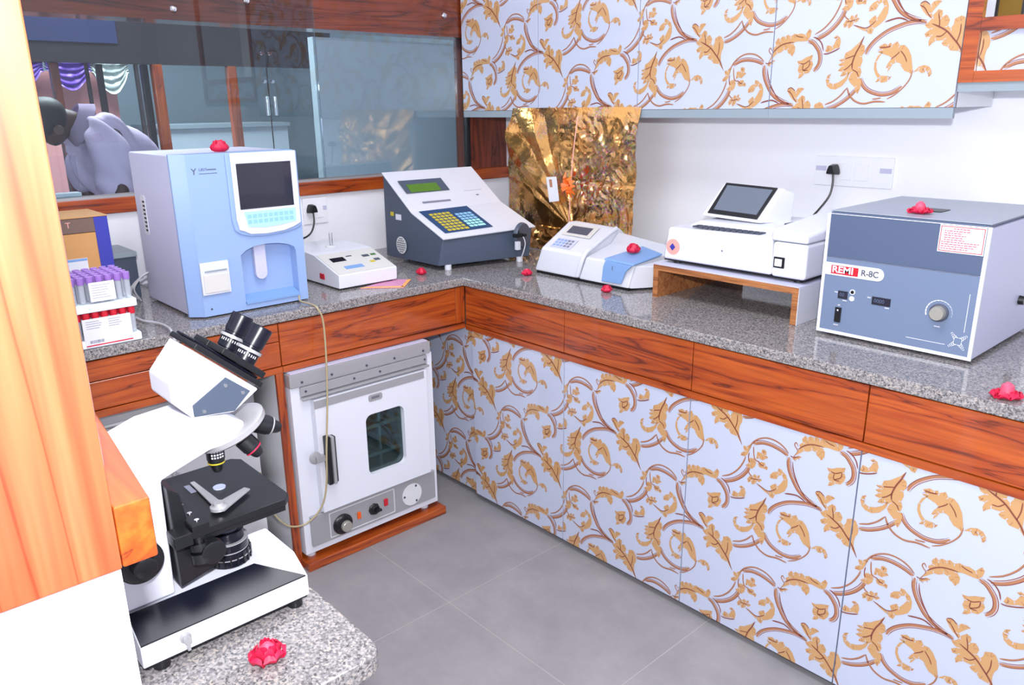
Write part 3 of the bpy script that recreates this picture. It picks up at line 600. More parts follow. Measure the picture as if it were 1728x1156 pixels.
plug((.0095,-1.109,1.085), '+x', 'black plug in the back wall socket, lead going behind the blue analyser', [(.03,-1.105,1.072),(.036,-1.108,1.03),(.04,-1.13,.99),(.045,-1.18,.972),(.06,-1.30,.96),(.12,-1.46,.95)])

# ================================================================== blue blood analyser
def analyser():
    t = thing('blood_analyser', (.43,-1.66,.88), 'tall light blue and grey blood analyser with a dark screen', 'analyser')
    zb = .887
    b = MB(); b.prism([(.262,-1.843),(.602,-1.843),(.602,-1.475),(.262,-1.475)], 'Z', zb, 1.350); build('shell', b.bevel(.006), 'lilac', t)
    # front fascia with arched sampling bay
    outer = [(-1.812,zb-.002),(-1.476,zb-.002),(-1.476,1.33),(-1.486,1.352),(-1.812,1.352)]
    bay = [(-1.684,.902),(-1.505,.902),(-1.505,1.045)] + [(-1.51,1.058),(-1.53,1.068),(-1.56,1.075),(-1.60,1.078),(-1.64,1.074),(-1.665,1.066),(-1.684,1.052)]
    f = MB(); f.plate(outer, [bay], 'X', .603, .645)
    f.prism([(.603,-1.846),(.612,-1.846),(.636,-1.820),(.645,-1.8121),(.603,-1.8121)], 'Z', zb-.002, 1.352)
    build('front_fascia', f, 'blue', t, smooth=20)
    build('bay_back', MB().box(.6025,.606,-1.69,-1.50,.895,1.085), 'blue', t)
    fl = MB(); fl.prism([(.606,.902),(.650,.902),(.650,.909),(.606,.925)], 'X' if 0 else 'Y', -1.683, -1.506)
    build('bay_shelf', fl, 'blue_d', t)
    pr = MB(); P = [(-1.633,1.074),(-1.633,.985)]+[( -1.614-.019*math.cos(a), .985-.019*math.sin(a)) for a in [PI*k/8 for k in range(1,8)]]+[(-1.595,.985),(-1.595,1.076)]
    pr.prism(P, 'X', .607, .625); build('probe_cover', pr.bevel(.003), 'lilac', t)
    # raised display surround
    def curve(dx, z0):
        return [(-1.700+dx,1.350),(-1.700+dx,1.16),(-1.694+dx,1.128-z0*.0),(-1.680+dx,1.116+dx*.6),(-1.650,1.106+dx*.6),(-1.598,1.102+dx*.6),(-1.54,1.106+dx*.6),(-1.497-dx,1.114+dx*.6),(-1.4775-dx*.5,1.125+dx*.6),(-1.4775-dx*.5,1.350)]
    s0 = MB(); s0.prism(curve(0,0), 'X', .6452, .652); build('screen_surround', s0.bevel(.004), 'blue', t)
    s1 = MB(); s1.prism(curve(.012,0), 'X', .6522, .657); sb = build('screen_bezel', s1.bevel(.003), 'plastic', t)
    build('screen', MB().box(.6572,.6582,-1.674,-1.503,1.188,1.320), 'screen', sb)
    kp = MB(); kp.prism([(-1.664,1.180),(-1.500,1.180),(-1.500,1.140),(-1.55,1.133),(-1.60,1.130),(-1.655,1.136)], 'X', .6572, .6585); k = build('keypad', kp, 'cyan', sb)
    for r in range(2):
        for c_ in range(9): 
            build('key', MB().box(.6586,.6590,-1.656+c_*.0168,-1.643+c_*.0168,1.160-r*.016,1.172-r*.016), 'bluek', k) if r*9+c_ < 18 else None
    d = MB(); d.box(.6452,.653,-1.812,-1.727,.950,1.046); pd = build('printer_door', d.bevel(.002), 'plastic', t)
    build('paper_flap', MB().box(.6532,.6555,-1.806,-1.733,.956,1.010).bevel(.001,1), 'cream', pd)
    build('latch', MB().box(.6532,.656,-1.80,-1.735,1.018,1.022), 'greyl', pd)
    lettering('logo', 'Y', .026, (.6453,-1.800,1.303), '+x', 'ink', t)
    lettering('maker_name', 'URIT', .011, (.6453,-1.778,1.308), '+x', 'ink', t)
    cm = MB()
    for k in range(17): cm.box(.6452,.6456,-1.778+k*.0031,-1.7758+k*.0031,1.2962,1.2982)
    for k in range(9): cm.box(.6452,.6456,-1.755+k*.0031,-1.7528+k*.0031,1.306,1.3095)
    build('small_print', cm, 'ink', t)
    b = MB(); b.lathe((.6455,-1.79,.906), (1,0,0), [(0,.003),(.001,.003)]); build('lamp', b, 'ink', t)
    v = MB(); v.prism(rrect(.322,.360,1.10,1.222,.01), 'Y', -1.8455, -1.8435); vp = build('vent_plate', v, 'plastic', t)
    for k in range(8): build('slot', MB().box(.338,.356,-1.8462,-1.8457,1.112+k*.0125,1.118+k*.0125), 'black', vp)
    for x in (.30,.60):
        for y in (-1.82,-1.50):
            build('foot', MB().cyl((x,y,.8805),(x,y,.887),.012), 'black', t)
    tag(build('drain_tube', MB().tube([(.652,-1.512,.900),(.675,-1.52,.889),(.72,-1.51,.885),(.752,-1.505,.876),(.765,-1.495,.82),(.785,-1.512,.625),(.812,-1.548,.425),(.814,-1.560,.31),(.812,-1.583,.240),(.805,-1.632,.200),(.80,-1.685,.205),(.80,-1.724,.246),(.80,-1.750,.31),(.80,-1.765,.42)], .003, n=8), 'hose'), 'thin yellowed tube looping down from the blue analyser past the incubator', 'tube')
    return t
analyser()

# ================================================================== small heating block with vial
t = thing('dry_bath', (.4,-1.22,.88), 'small cream coagulation block with sloping panel, between the blue and the dark analysers', 'lab device')
b = MB(); b.prism([(.20,.886),(.608,.886),(.611,.932),(.448,.982),(.40,.986),(.20,.986)], 'Y', -1.341, -1.107)
build('housing', b.bevel(.004), 'white', t)
b = MB(); b.loft([[(.604,-1.336,.9345),(.604,-1.112,.9345),(.456,-1.112,.980),(.456,-1.336,.980)], [(.6045,-1.336,.936),(.6045,-1.112,.936),(.4565,-1.112,.9815),(.4565,-1.336,.9815)]])
pn = build('sloping_panel', b, 'cream', t)
def onslope(u, v, h=.0018):
    # u along y from left, v 0 front .. 1 back
    return (.604-.148*v, -1.336+.224*u, .936+.0455*v+h)
def slopequad(u0,u1,v0,v1,name,m_,par,h=.0012):
    q = [onslope(u0,v0,h),onslope(u1,v0,h),onslope(u1,v1,h),onslope(u0,v1,h)]
    q0 = [(a,b_,c_-.001) for a,b_,c_ in q]
    return build(name, MB().loft([q0,q]), m_, par)
slopequad(.12,.36,.55,.74,'display','screen',pn)
slopequad(.20,.52,.16,.30,'blue_badge','blue_d',pn)
slopequad(.68,.80,.60,.70,'key','ink',pn); slopequad(.80,.90,.36,.46,'key','ink',pn); slopequad(.84,.93,.62,.70,'key','leafg',pn); slopequad(.70,.78,.30,.38,'key','yellow',pn); slopequad(.42,.52,.72,.76,'marking','ink',pn)
build('rocker_switch', MB().box(.485,.515,-1.3445,-1.3412,.905,.925).bevel(.001,1), 'red', t)
b = MB(); b.lathe((.36,-1.22,.9862), (0,0,1), [(0,.022),(.004,.022),(.006,.012),(.006,.001)]); build('well_ring', b, 'grey', t)
b = MB(); b.lathe((.36,-1.22,.9925), (0,0,1), [(0,.0055),(.042,.006),(.044,.0062)], n=14)
v = thing('glass_vial', (.36,-1.22,.9925), 'clear vial standing in the small cream block', 'vial'); build('tube', b, 'acry', v); build('stopper', MB().cyl((.36,-1.22,.9925),(.36,-1.22,.996),.0045), 'plastic', v)
for x in (.24,.59):
    for y in (-1.32,-1.13): build('foot', MB().cyl((x,y,.8805),(x,y,.8862),.01), 'black', t)
t = thing('paper_envelope', (.65,-1.15,.88), 'pink paper slip with orange edges lying on the worktop edge', 'paper')
b = MB(); b.loft([[(.626,-1.272,.8803),(.722,-1.158,.8803),(.634,-1.066,.8803),(.575,-1.112,.8803)],[(.626,-1.272,.8815),(.722,-1.158,.8815),(.634,-1.066,.8815),(.575,-1.112,.8815)]]); build('sheet', b, 'pinkp', t)
b = MB(); b.loft([[(.626,-1.272,.8817),(.722,-1.158,.8817),(.706,-1.150,.8817),(.626,-1.25,.8817)],[(.626,-1.272,.883),(.722,-1.158,.883),(.706,-1.150,.883),(.626,-1.25,.883)]]); build('orange_edge', b, 'orangep', t)
b = MB(); b.loft([[(.722,-1.158,.8817),(.634,-1.066,.8817),(.628,-1.078,.8817),(.708,-1.160,.8817)],[(.722,-1.158,.883),(.634,-1.066,.883),(.628,-1.078,.883),(.708,-1.160,.883)]]); build('orange_edge', b, 'orangep', t)

# ================================================================== dark slate analyser with keypad
t = thing('keypad_analyser', (.44,-.69,.88), 'slate and pale grey analyser with yellow and blue keypad in the corner', 'analyser')
FLb=Vector((.582,-.902,.897)); FRb=Vector((.672,-.515,.897)); BLb=Vector((.243,-.908,.897)); BRb=Vector((.289,-.497,.897))
TBl=Vector((.242,-.905,1.222)); TBr=Vector((.289,-.497,1.2235)); Kl=Vector((.428,-.905,1.082)); Kr=Vector((.475,-.498,1.090))
Fl=Vector((.597,-.889,1.000)); Fr=Vector((.648,-.478,1.006))
b = MB(); b.loft([[BLb,TBl,Kl,Fl,FLb],[BRb,TBr,Kr,Fr,FRb]]); build('body', b.bevel(.006), 'slate', t)
def sheet(A,B,C_,D,h,off=0,name='x',m_='plastic',par=None,bev=.0):
    n = (B-A).cross(D-A).normalized()
    if n.z < 0: n = -n
    lo = [p+n*off for p in (A,B,C_,D)]; hi = [p+n*(off+h) for p in (A,B,C_,D)]
    mb = MB(); mb.loft([lo,hi]); 
    if bev: mb.bevel(bev,2)
    return build(name, mb, m_, par)
up = sheet(TBl+Vector((-.002,-.004,0)),TBr+Vector((-.002,.006,0)),Kr+Vector((0,.006,0)),Kl+Vector((0,-.004,0)),.006,.0005,'upper_panel','plastic',t,.002)
lo_ = sheet(Kl+Vector((0,-.004,0)),Kr+Vector((0,.006,0)),Fr+Vector((.01,.008,-.002)),Fl+Vector((.008,-.004,-.003)),.006,.0005,'lower_panel','plastic',t,.002)
def bil(A,B,D,u,v): return A+(B-A)*u+(D-A)*v
def patch(A,B,D,u0,u1,v0,v1,off,h,name,m_,par):
    return sheet(bil(A,B,D,u0,v0),bil(A,B,D,u1,v0),bil(A,B,D,u1,v1),bil(A,B,D,u0,v1),h,off,name,m_,par)
dp = patch(TBl,TBr,Kl,.075,.552,.26,.575,.0105,.0008,'display_window','slate',up)
patch(TBl,TBr,Kl,.13,.46,.37,.565,.0115,.0008,'lcd','lcd',up)
patch(TBl,TBr,Kl,.70,.90,.60,.635,.0095,.005,'printer_slot','plastic',up)
patch(TBl,TBr,Kl,.17,.48,.795,.835,.0095,.0006,'name_strip','inkl',up)
patch(TBl,TBr,Kl,.80,.83,.735,.76,.0095,.0006,'marking','ink',up)
mp_ = patch(Kl,Kr,Fl,.062,.592,.03,.88,.0086,.0008,'membrane','navy',lo_)
for r in range(7):
    for c_ in range(5):
        u = .12+c_*.046+(.0 if r < 6 else 0); v = .17+r*.098
        if r == 6 and c_ == 4: continue
        patch(Kl,Kr,Fl,u,u+.034,v,v+.066,.0095,.0008,'key','yellow',lo_)
patch(Kl,Kr,Fl,.305,.345,.76,.83,.0095,.0008,'enter_key','yellow',lo_)
for r in range(6):
    for c_ in range(4):
        if r == 5 and c_ > 2: continue
        u = .375+c_*.046; v = .26+r*.092
        patch(Kl,Kr,Fl,u,u+(.036 if not (r == 5 and c_ == 2) else .08),v,v+.064,.0095,.0008,'key','bluek' if r < 3 else 'cyan',lo_)
# aspirator recess and clip at the front right
b = MB(); b.lathe((.664,-.555,.985), (1,.18,.0), [(0,.050),(.010,.048),(.014,.044),(.014,.001)], n=28); build('aspirator_hood', b, 'slate', t)
b = MB(); b.cyl((.675,-.585,1.012),(.700,-.588,.990),.0045); b.box(.678,.70,-.612,-.578,.984,.998); b.cyl((.70,-.575,.99),(.712,-.575,.992),.006); build('nozzle', b, 'black', t)
build('cuvette', MB().box(.684,.70,-.608,-.590,.935,.968).bevel(.002), 'plastic', t)
build('thin_tube', MB().tube([(.70,-.578,.988),(.706,-.572,.96),(.704,-.578,.93),(.698,-.585,.905)], .0022, n=6), 'hosew', t)
b = MB(); b.lathe((.352,-.9075,.952), (0,-1,0), [(0,.034),(.0008,.034)]); gr = build('speaker_grille', b, 'grey', t)
for a in range(-3,4):
    for c_ in range(-3,4):
        if a*a+c_*c_ < 11: build('hole', MB().box(.352+a*.0085-.0022,.352+a*.0085+.0022,-.9092,-.9085,.952+c_*.0085-.0022,.952+c_*.0085+.0022), 'black', gr)
build('label', MB().box(.325,.362,-.9095,-.9082,1.050,1.072), 'paper', t)
build('warning_sticker', MB().box(.290,.312,-.9095,-.9082,1.062,1.078), 'yellow', t)
for p in ((.585,-.86),(.66,-.56),(.30,-.85),(.33,-.55)): build('foot', MB().cyl((p[0],p[1],.8805),(p[0],p[1],.900),.013), 'plastic', t)

# ================================================================== white semi-auto analyser
t = thing('white_analyser', (1.1,-.53,.88), 'low white analyser with tilted screen and blue cover, in front of the gold foil', 'analyser')
def lofty(rows, name, m_, par, bev=.004, mats=None):
    return build(name, MB().loft(rows).bevel(bev), m_, par)
# left hump (x .853-1.085): side profile y,z
def prof(xa, dx, P): return [(xa+dx*i_, y, z) for i_, (y, z) in enumerate(P)]
HL = [(.855,-.668,.888),(.887,-.662,.977),(.836,-.470,1.046),(.838,-.425,1.046),(.842,-.36,.99),(.845,-.36,.888)]
HR = [(1.075,-.668,.888),(1.100,-.662,.975),(1.056,-.468,1.040),(1.056,-.425,1.040),(1.066,-.36,.985),(1.075,-.36,.888)]
lofty([HL,HR], 'screen_housing', 'plastic', t, .010)
RL = [(1.0765,-.668,.888),(1.100,-.660,.968),(1.075,-.50,.994),(1.060,-.44,1.028),(1.07,-.36,.985),(1.0765,-.36,.888)]
RR = [(1.300,-.668,.888),(1.318,-.660,.968),(1.325,-.50,.985),(1.325,-.40,.99),(1.33,-.36,.96),(1.33,-.36,.888)]
lofty([RL,RR], 'sample_housing', 'plastic', t, .008)
SL = [(1.301,-.667,.888),(1.319,-.655,.966),(1.326,-.40,.975),(1.331,-.36,.888)]
SR = [(1.365,-.560,.888),(1.372,-.54,.955),(1.375,-.40,.96),(1.375,-.36,.888)]
lofty([SL,SR], 'side_housing', 'plastic', t, .004)
# ridge between the two housings
build('ridge', MB().tube([(1.076,-.672,.900),(1.100,-.664,.975),(1.088,-.60,.998),(1.072,-.52,1.022),(1.06,-.45,1.040)], .008, n=10), 'plastic', t)
A_=Vector((.887,-.662,.977)); B_=Vector((1.100,-.662,.975)); D_=Vector((.836,-.470,1.046))
wd = patch(A_,B_,D_,.14,.80,.52,.93,.0006,.0012,'window_frame','cream',t)
patch(A_,B_,D_,.22,.70,.60,.86,.002,.0006,'lcd','ink',wd)
kp = patch(A_,B_,D_,.16,.62,.08,.40,.0006,.0012,'keypad','lilac',t)
for r in range(3):
    for c_ in range(5): patch(A_,B_,D_,.19+c_*.08,.245+c_*.08,.12+r*.09,.18+r*.09,.0019,.0006,'key','blue_d' if c_ < 3 else 'inkl',kp)
# blue cover: front face piece and top piece
b = MB(); b.prism([(1.190,.899),(1.274,.902),(1.292,.945),(1.318,.968),(1.205,.972),(1.196,.95)], 'Y', -.676, -.669); build('blue_front_cover', b.bevel(.002), 'blue_d', t)
b = MB(); b.loft([[(1.196,-.672,.972),(1.322,-.672,.968),(1.330,-.53,.986),(1.238,-.52,1.0)],[(1.198,-.670,.979),(1.322,-.670,.974),(1.330,-.53,.992),(1.238,-.52,1.006)]]); build('blue_top_cover', b.bevel(.002), 'blue_d', t)
lettering('marking', '1', .022, (1.232,-.6765,.950), '-y', 'ink', t)
build('base_plate', MB().box(.862,1.30,-.662,-.365,.8805,.8875), 'black', t)

# ================================================================== riser stand and touch-screen machine
t = thing('riser_stand', (1.645,-.42,.88), 'open white-topped wooden riser with raw brown edges on the worktop', 'stand')
b = MB(); b.box(1.400,1.892,-.668,-.16,.968,.9855); build('top_board', b, 'ply', t)
build('top_laminate', MB().box(1.400,1.892,-.667,-.16,.9857,.9875), 'lilac', t)
build('side_board', MB().box(1.400,1.418,-.667,-.16,.8803,.9678), 'ply', t)
build('side_board', MB().box(1.874,1.8915,-.667,-.16,.8803,.9678), 'ply', t)
build('side_laminate', MB().box(1.8917,1.8935,-.666,-.16,.8803,.9855), 'plastic', t)

t = thing('touchscreen_analyser', (1.64,-.45,.9875), 'white touch-screen photometer standing on the wooden riser', 'analyser')
b = MB(); b.loft([[(1.404,-.628,.999),(1.784,-.628,.999),(1.784,-.26,.999),(1.404,-.26,.999)],
                  [(1.415,-.622,1.100),(1.776,-.622,1.108),(1.776,-.27,1.116),(1.413,-.27,1.106)]]); build('main_housing', b.bevel(.010,3), 'white', t)
b = MB(); b.loft([[(1.445,-.56,1.100),(1.775,-.56,1.104),(1.775,-.27,1.106),(1.445,-.27,1.100)],
                  [(1.475,-.535,1.118),(1.73,-.535,1.120),(1.73,-.28,1.122),(1.475,-.28,1.118)]]); build('deck', b.bevel(.006,3), 'white', t)
S0=Vector((1.452,-.500,1.128)); S1=Vector((1.664,-.500,1.122)); S2=Vector((1.683,-.415,1.222)); S3=Vector((1.477,-.415,1.228))
b = MB(); b.loft([[S0,S1,S2,S3],[Vector((1.452,-.40,1.110)),Vector((1.70,-.38,1.110)),Vector((1.70,-.37,1.205)),Vector((1.477,-.37,1.215))]]); sh_ = build('screen_wedge', b.bevel(.006,3), 'white', t)
def scr(u,v,o=.0): 
    n = (S1-S0).cross(S3-S0).normalized(); n = -n if n.y > 0 else n
    return S0+(S1-S0)*u+(S3-S0)*v+n*o
q = [(.085,.08),(.92,.08),(.90,.975),(.045,.975)]
b = MB(); b.loft([[scr(u,v,.0005) for u,v in q],[scr(u,v,.004) for u,v in q]]); bz = build('screen_bezel', b.bevel(.0015), 'black', t)
q = [(.155,.19),(.87,.19),(.85,.90),(.10,.90)]
b = MB(); b.loft([[scr(u,v,.0041) for u,v in q],[scr(u,v,.0046) for u,v in q]]); build('screen', b, mat('lit_grey_screen',(98,106,120),.2,coat=.2), bz)
for k in range(12):
    x = 1.500+k*.0195
    build('key', MB().box(x, x+.015, -.612,-.578,1.1065,1.1115), 'ink', t)
# right hand block with hinged lid
b = MB(); b.box(1.7845,1.888,-.634,-.26,.999,1.098); build('sample_block', b.bevel(.010,3), 'white', t)
b = MB(); b.loft([[(1.776,-.634,1.0995),(1.889,-.634,1.0995),(1.889,-.30,1.0995),(1.776,-.30,1.0995)],[(1.778,-.630,1.135),(1.880,-.628,1.122),(1.880,-.30,1.155),(1.778,-.30,1.160)]]); lid = build('sample_lid', b.bevel(.010,3), 'white', t)
build('hinge_strip', MB().box(1.742,1.7775,-.50,-.385,1.118,1.130), 'slate', t)
b = MB(); b.box(1.793,1.826,-.6375,-.634,1.026,1.057); sw = build('rocker_switch', b.bevel(.001,1), 'black', t); build('rocker', MB().box(1.798,1.820,-.641,-.638,1.031,1.052).bevel(.0015), 'grey', sw)
b = MB(); b.lathe((1.442,-.626,1.041), (0,-1,0), [(0,.0245),(.003,.0245),(.0035,.001)]); em = build('round_badge', b, 'emblem', t)
b = MB(); b.prism([(1.442,1.052),(1.452,1.041),(1.442,1.030),(1.432,1.041)], 'Y', -.6318, -.6298); build('diamond', b, 'cobalt', em)
b = MB(); b.lathe((1.62,-.629,1.05), (0,-1,0), [(0,.003),(.0008,.003)]); build('dot', b, 'inkl', t)
for x in (1.445,1.855):
    for y in (-.60,-.30): build('foot', MB().cyl((x,y,.988),(x,y,.999),.014), 'black', t)
build('under_tray', MB().box(1.408,1.884,-.622,-.262,.9955,.9988), 'black', t)

# ================================================================== centrifuge
t = thing('centrifuge', (2.155,-.49,.88), 'large grey-blue bench centrifuge at the right of the worktop', 'centrifuge')
b = MB(); b.prism([(1.966,-.690),(2.342,-.690),(2.345,-.262),(1.969,-.262)], 'Z', .889, 1.197)
build('shell', b.bevel(.004), 'lilac', t)
build('front_rim', MB().plate([(1.966,.889),(2.343,.889),(2.343,1.200),(1.966,1.200)], [[(1.974,.897),(2.335,.897),(2.335,1.1985),(1.974,1.1985)]], 'Y', -.6965, -.6905), 'white', t)
build('control_panel', MB().box(1.9742,2.3348,-.6955,-.6902,.8972,1.0875), 'cent1', t)
b = MB(); b.prism([(-.6955,1.089),(-.6955,1.204),(-.262,1.204),(-.262,1.1975),(-.689,1.1975),(-.689,1.089)], 'X', 1.9735, 2.3355); ld = build('lid', b.bevel(.002), 'cent2', t)
build('lid_top', MB().box(1.970,2.340,-.690,-.26,1.2045,1.2068).bevel(.001,1), 'cent3', t)
b = MB(); b.prism(rrect(2.128,2.188,-.565,-.500,.006), 'Z', 1.2069, 1.2085); build('lid_handle', b, 'black', t)
# badge
P = [(1.9745,1.043),(2.108,1.043)] + [(2.108+.016*math.sin(a), 1.059-.016*math.cos(a)) for a in [PI*k/10 for k in range(1,10)]] + [(2.108,1.075),(1.9745,1.075)]
b = MB(); b.prism(P, 'Y', -.6968, -.6957); bd = build('name_badge', b, 'paper', t)
build('red_block', MB().box(1.990,2.060,-.6975,-.6969,1.047,1.069), 'red', bd)
lettering('brand_word', 'REMI', .0235, (1.992,-.6977,1.058), '-y', 'paper', bd, sx=1.12, off=.0006)
lettering('model_word', 'R-8C', .0215, (2.067,-.6971,1.058), '-y', 'ink', bd, sx=.96, off=.0004)
def fp(name, x0,x1,z0,z1,m_,d=.0015,par=None): return build(name, MB().box(x0,x1,-.6957-d,-.6957,z0,z1), m_, par or t)
d1 = fp('timer_display',2.0145,2.0395,.985,1.005,'screen'); d2 = fp('speed_display',2.102,2.1475,.984,1.004,'screen')
lettering('digits', '00', .013, (2.0185,-.6974,.995), '-y', 'cent2', d1); lettering('digits', '0000', .013, (2.107,-.6974,.994), '-y', 'cent2', d2)
s_ = fp('power_switch',2.0125,2.028,.922,.961,'black',.004); build('indicator', MB().box(2.018,2.022,-.7003,-.6999,.952,.956), 'paper', s_)
b = MB(); b.lathe((2.051,-.6957,1.006),(0,-1,0),[(0,.007),(.001,.007)]); rg = build('push_button', b, 'paper', t); b = MB(); b.lathe((2.051,-.6968,1.006),(0,-1,0),[(0,.0045),(.002,.004)]); build('button_cap', b, 'black', rg)
b = MB(); b.lathe((2.051,-.6957,.989),(0,-1,0),[(0,.0065),(.0008,.0065)]); build('dial_mark', b, 'paper', t)
cm = MB()
for x, z, w_ in ((2.005,1.0,.008),(2.028,.981,.009),(2.135,.980,.010),(2.017,.967,.005),(2.011,.914,.013),(2.254,.957,.012),(2.090,.9995,.007)):
    k = 0
    while k*.0022 < w_: cm.box(x+k*.0022, x+k*.0022+.0014, -.6963,-.6957, z-.0014, z+.0014); k += 1
build('panel_captions', cm, 'paper', t)
b = MB(); b.lathe((2.2605,-.6957,.991),(0,-1,0),[(0,.0215),(.004,.0215),(.006,.019)]); kb = build('speed_knob', b, 'ink', t)
b = MB(); b.lathe((2.2605,-.7015,.991),(0,-1,0),[(0,.0175),(.012,.0165),(.014,.015),(.014,.001)]); build('knob_cap', b, 'knob', kb)
for k in range(14):
    a0 = math.radians(200-k*15.5); a1 = math.radians(200-(k+1)*15.5+2.5); r0, r1 = .0285, .0315-.0002*k
    b = MB(); b.prism([(2.2605+r0*math.cos(a0), .991+r0*math.sin(a0)),(2.2605+r1*math.cos(a0), .991+r1*math.sin(a0)),(2.2605+r1*math.cos(a1), .991+r1*math.sin(a1)),(2.2605+r0*math.cos(a1), .991+r0*math.sin(a1))],'Y',-.6963,-.6957)
    build('scale_mark', b, 'paper', kb)
fp('vertical_rule',2.3195,2.3207,.954,1.045,'paper',.0005); fp('horizontal_rule',2.194,2.283,.9168,.918,'paper',.0005)
lg_ = MB()
for q in range(4):
    a = math.radians(40+90*q); dx, dz = math.cos(a), math.sin(a)
    for k in range(4):
        cx, cz = 2.3095+dx*(.006+k*.0052), .9305+dz*(.006+k*.0052); r = .0056-.0009*k
        aa = [a-1.5+3.0*j/8 for j in range(9)]
        lg_.prism([(cx+r*math.cos(x), cz+r*math.sin(x)) for x in aa]+[(cx+r*.72*math.cos(x), cz+r*.72*math.sin(x)) for x in aa[::-1]], 'Y', -.6963, -.6957)
build('spiral_logo', lg_, 'paper', t)
# warning label
wl = build('warning_label', MB().box(2.236,2.3335,-.6968,-.6957,1.135,1.1975), 'paper', t)
fr = MB(); fr.plate([(2.2385,1.1375),(2.331,1.1375),(2.331,1.195),(2.2385,1.195)], [[(2.240,1.139),(2.3295,1.139),(2.3295,1.1935),(2.240,1.1935)]], 'Y', -.6972,-.6969); build('border', fr, 'red', wl)
bars = MB()
rb = random.Random(3)
for k, (a0, a1) in enumerate(((2.266,2.300),(2.247,2.302),(2.247,2.285),(2.247,2.293),(2.247,2.289),(2.247,2.291),(2.2425,2.322),(2.2425,2.320),(2.2425,2.312),(2.2425,2.300))):
    x = a0; z = 1.1895-.0051*k
    while x < a1:
        w_ = rb.uniform(.003,.008); bars.box(x, min(x+w_,a1), -.6973,-.6969, z-.0009, z+.0009); x += w_+.0016
build('printed_lines', bars, 'redink', wl)
for x in (2.0,2.31):
    for y in (-.66,-.30): build('foot', MB().cyl((x,y,.8805),(x,y,.889),.014), 'black', t)
b = MB(); b.lathe((2.3446,-.40,.985),(1,0,0),[(0,.012),(.012,.011)]); build('side_socket', b, 'black', t)

# ================================================================== incubator in the open bay
t = thing('incubator', (.45,-1.37,.03), 'white laboratory oven with glazed door standing in the open bay', 'incubator')
b = MB(); b.box(.20,.735,-1.622,-1.078,.052,.195); b.box(.20,.735,-1.622,-1.078,.555,.640); b.box(.20,.735,-1.622,-1.50,.195,.555); b.box(.20,.735,-1.15,-1.078,.195,.555); b.box(.20,.23,-1.50,-1.15,.195,.555); b.plate([(-1.622,.052),(-1.078,.052),(-1.078,.640),(-1.622,.640)], [[(-1.50,.195),(-1.15,.195),(-1.15,.555),(-1.50,.555)]], 'X', .735, .752); build('housing', b, 'white', t, smooth=0)
cl = MB(); cl.box(.2305,.232,-1.4995,-1.1505,.197,.553); cl.box(.2305,.73,-1.4995,-1.498,.197,.553); cl.box(.2305,.73,-1.152,-1.1505,.197,.553); cl.box(.2305,.73,-1.4975,-1.1525,.1955,.197); build('chamber_liner', cl, 'liner', t)
for z_ in (.305,.410):
    b = MB(); b.box(.715,.725,-1.496,-1.154,z_,z_+.012); b.box(.24,.25,-1.496,-1.154,z_,z_+.012)
    for k_ in range(11): b.box(.25,.715,-1.490+k_*.033,-1.486+k_*.033,z_+.003,z_+.009)
    build('wire_shelf', b, 'steel', t)
for y_ in (-1.46,-1.29): build('shelf_post', MB().box(.70,.712,y_,y_+.010,.198,.55), 'steel', t)
b = MB(); b.box(.19,.762,-1.626,-1.088,.6405,.684); build('top_cap', b.bevel(.003), 'steel', t)
build('top_sheet', MB().box(.20,.755,-1.618,-1.095,.6843,.687), 'lilac', t)
b = MB(); b.box(.7525,.762,-1.592,-1.104,.607,.637); b.box(.7525,.774,-1.592,-1.104,.596,.603); build('front_rail', b.bevel(.001,1), 'steel', t)
for y in (-1.585,-1.48,-1.35,-1.24,-1.12): build('screw', MB().cyl((.7621,y,.655),(.7645,y,.655),.004), 'ink', t)
for y in (-1.575,-1.40,-1.30,-1.115): build('screw', MB().cyl((.7621,y,.622),(.7640,y,.622),.004), 'ink', t)
W0 = rrect(-1.378,-1.224,.268,.487,.024)
d = MB(); d.plate([(-1.558,.196),(-1.122,.196),(-1.122,.590),(-1.558,.590)], [W0], 'X', .7535, .7785); dr = build('door', d, 'white', t, smooth=25)
build('top_strip', MB().box(.7788,.7805,-1.560,-1.134,.562,.588), 'steel', dr)
g = MB(); g.prism(rrect(-1.380,-1.222,.266,.489,.026), 'X', .757, .760); build('door_glass', g, 'glass2', dr)
h = MB(); h.box(.779,.802,-1.541,-1.526,.298,.466); h.box(.779,.802,-1.514,-1.507,.302,.462); hd = build('handle', h.bevel(.002), 'black', dr); build('handle_plate', MB().box(.7795,.808,-1.5255,-1.5145,.300,.464).bevel(.002), 'steel', hd)
h = MB(); h.lathe((.7788,-1.573,.400),(1,0,0),[(0,.001),(.0,.020),(.006,.020),(.008,.016),(.008,.001)], n=20); h.box(.780,.795,-1.575,-1.545,.385,.405); build('latch', h, 'steel', dr)
h = MB(); h.prism(rrect(-1.362,-1.308,.532,.556,.008), 'X', .7787, .7800); bg = build('maker_plate', h, 'steel', dr)
for k in range(7): build('engraved_mark', MB().box(.7801,.7804,-1.350+k*.0045,-1.3475+k*.0045,.540,.549), 'ink', bg)
# visible interior
i_ = MB(); i_.plate([(-1.42,.24),(-1.19,.24),(-1.19,.52),(-1.42,.52)], [rrect(-1.39,-1.21,.255,.50,.02)], 'X', .7526, .7534); build('door_liner', i_, 'steel', t)
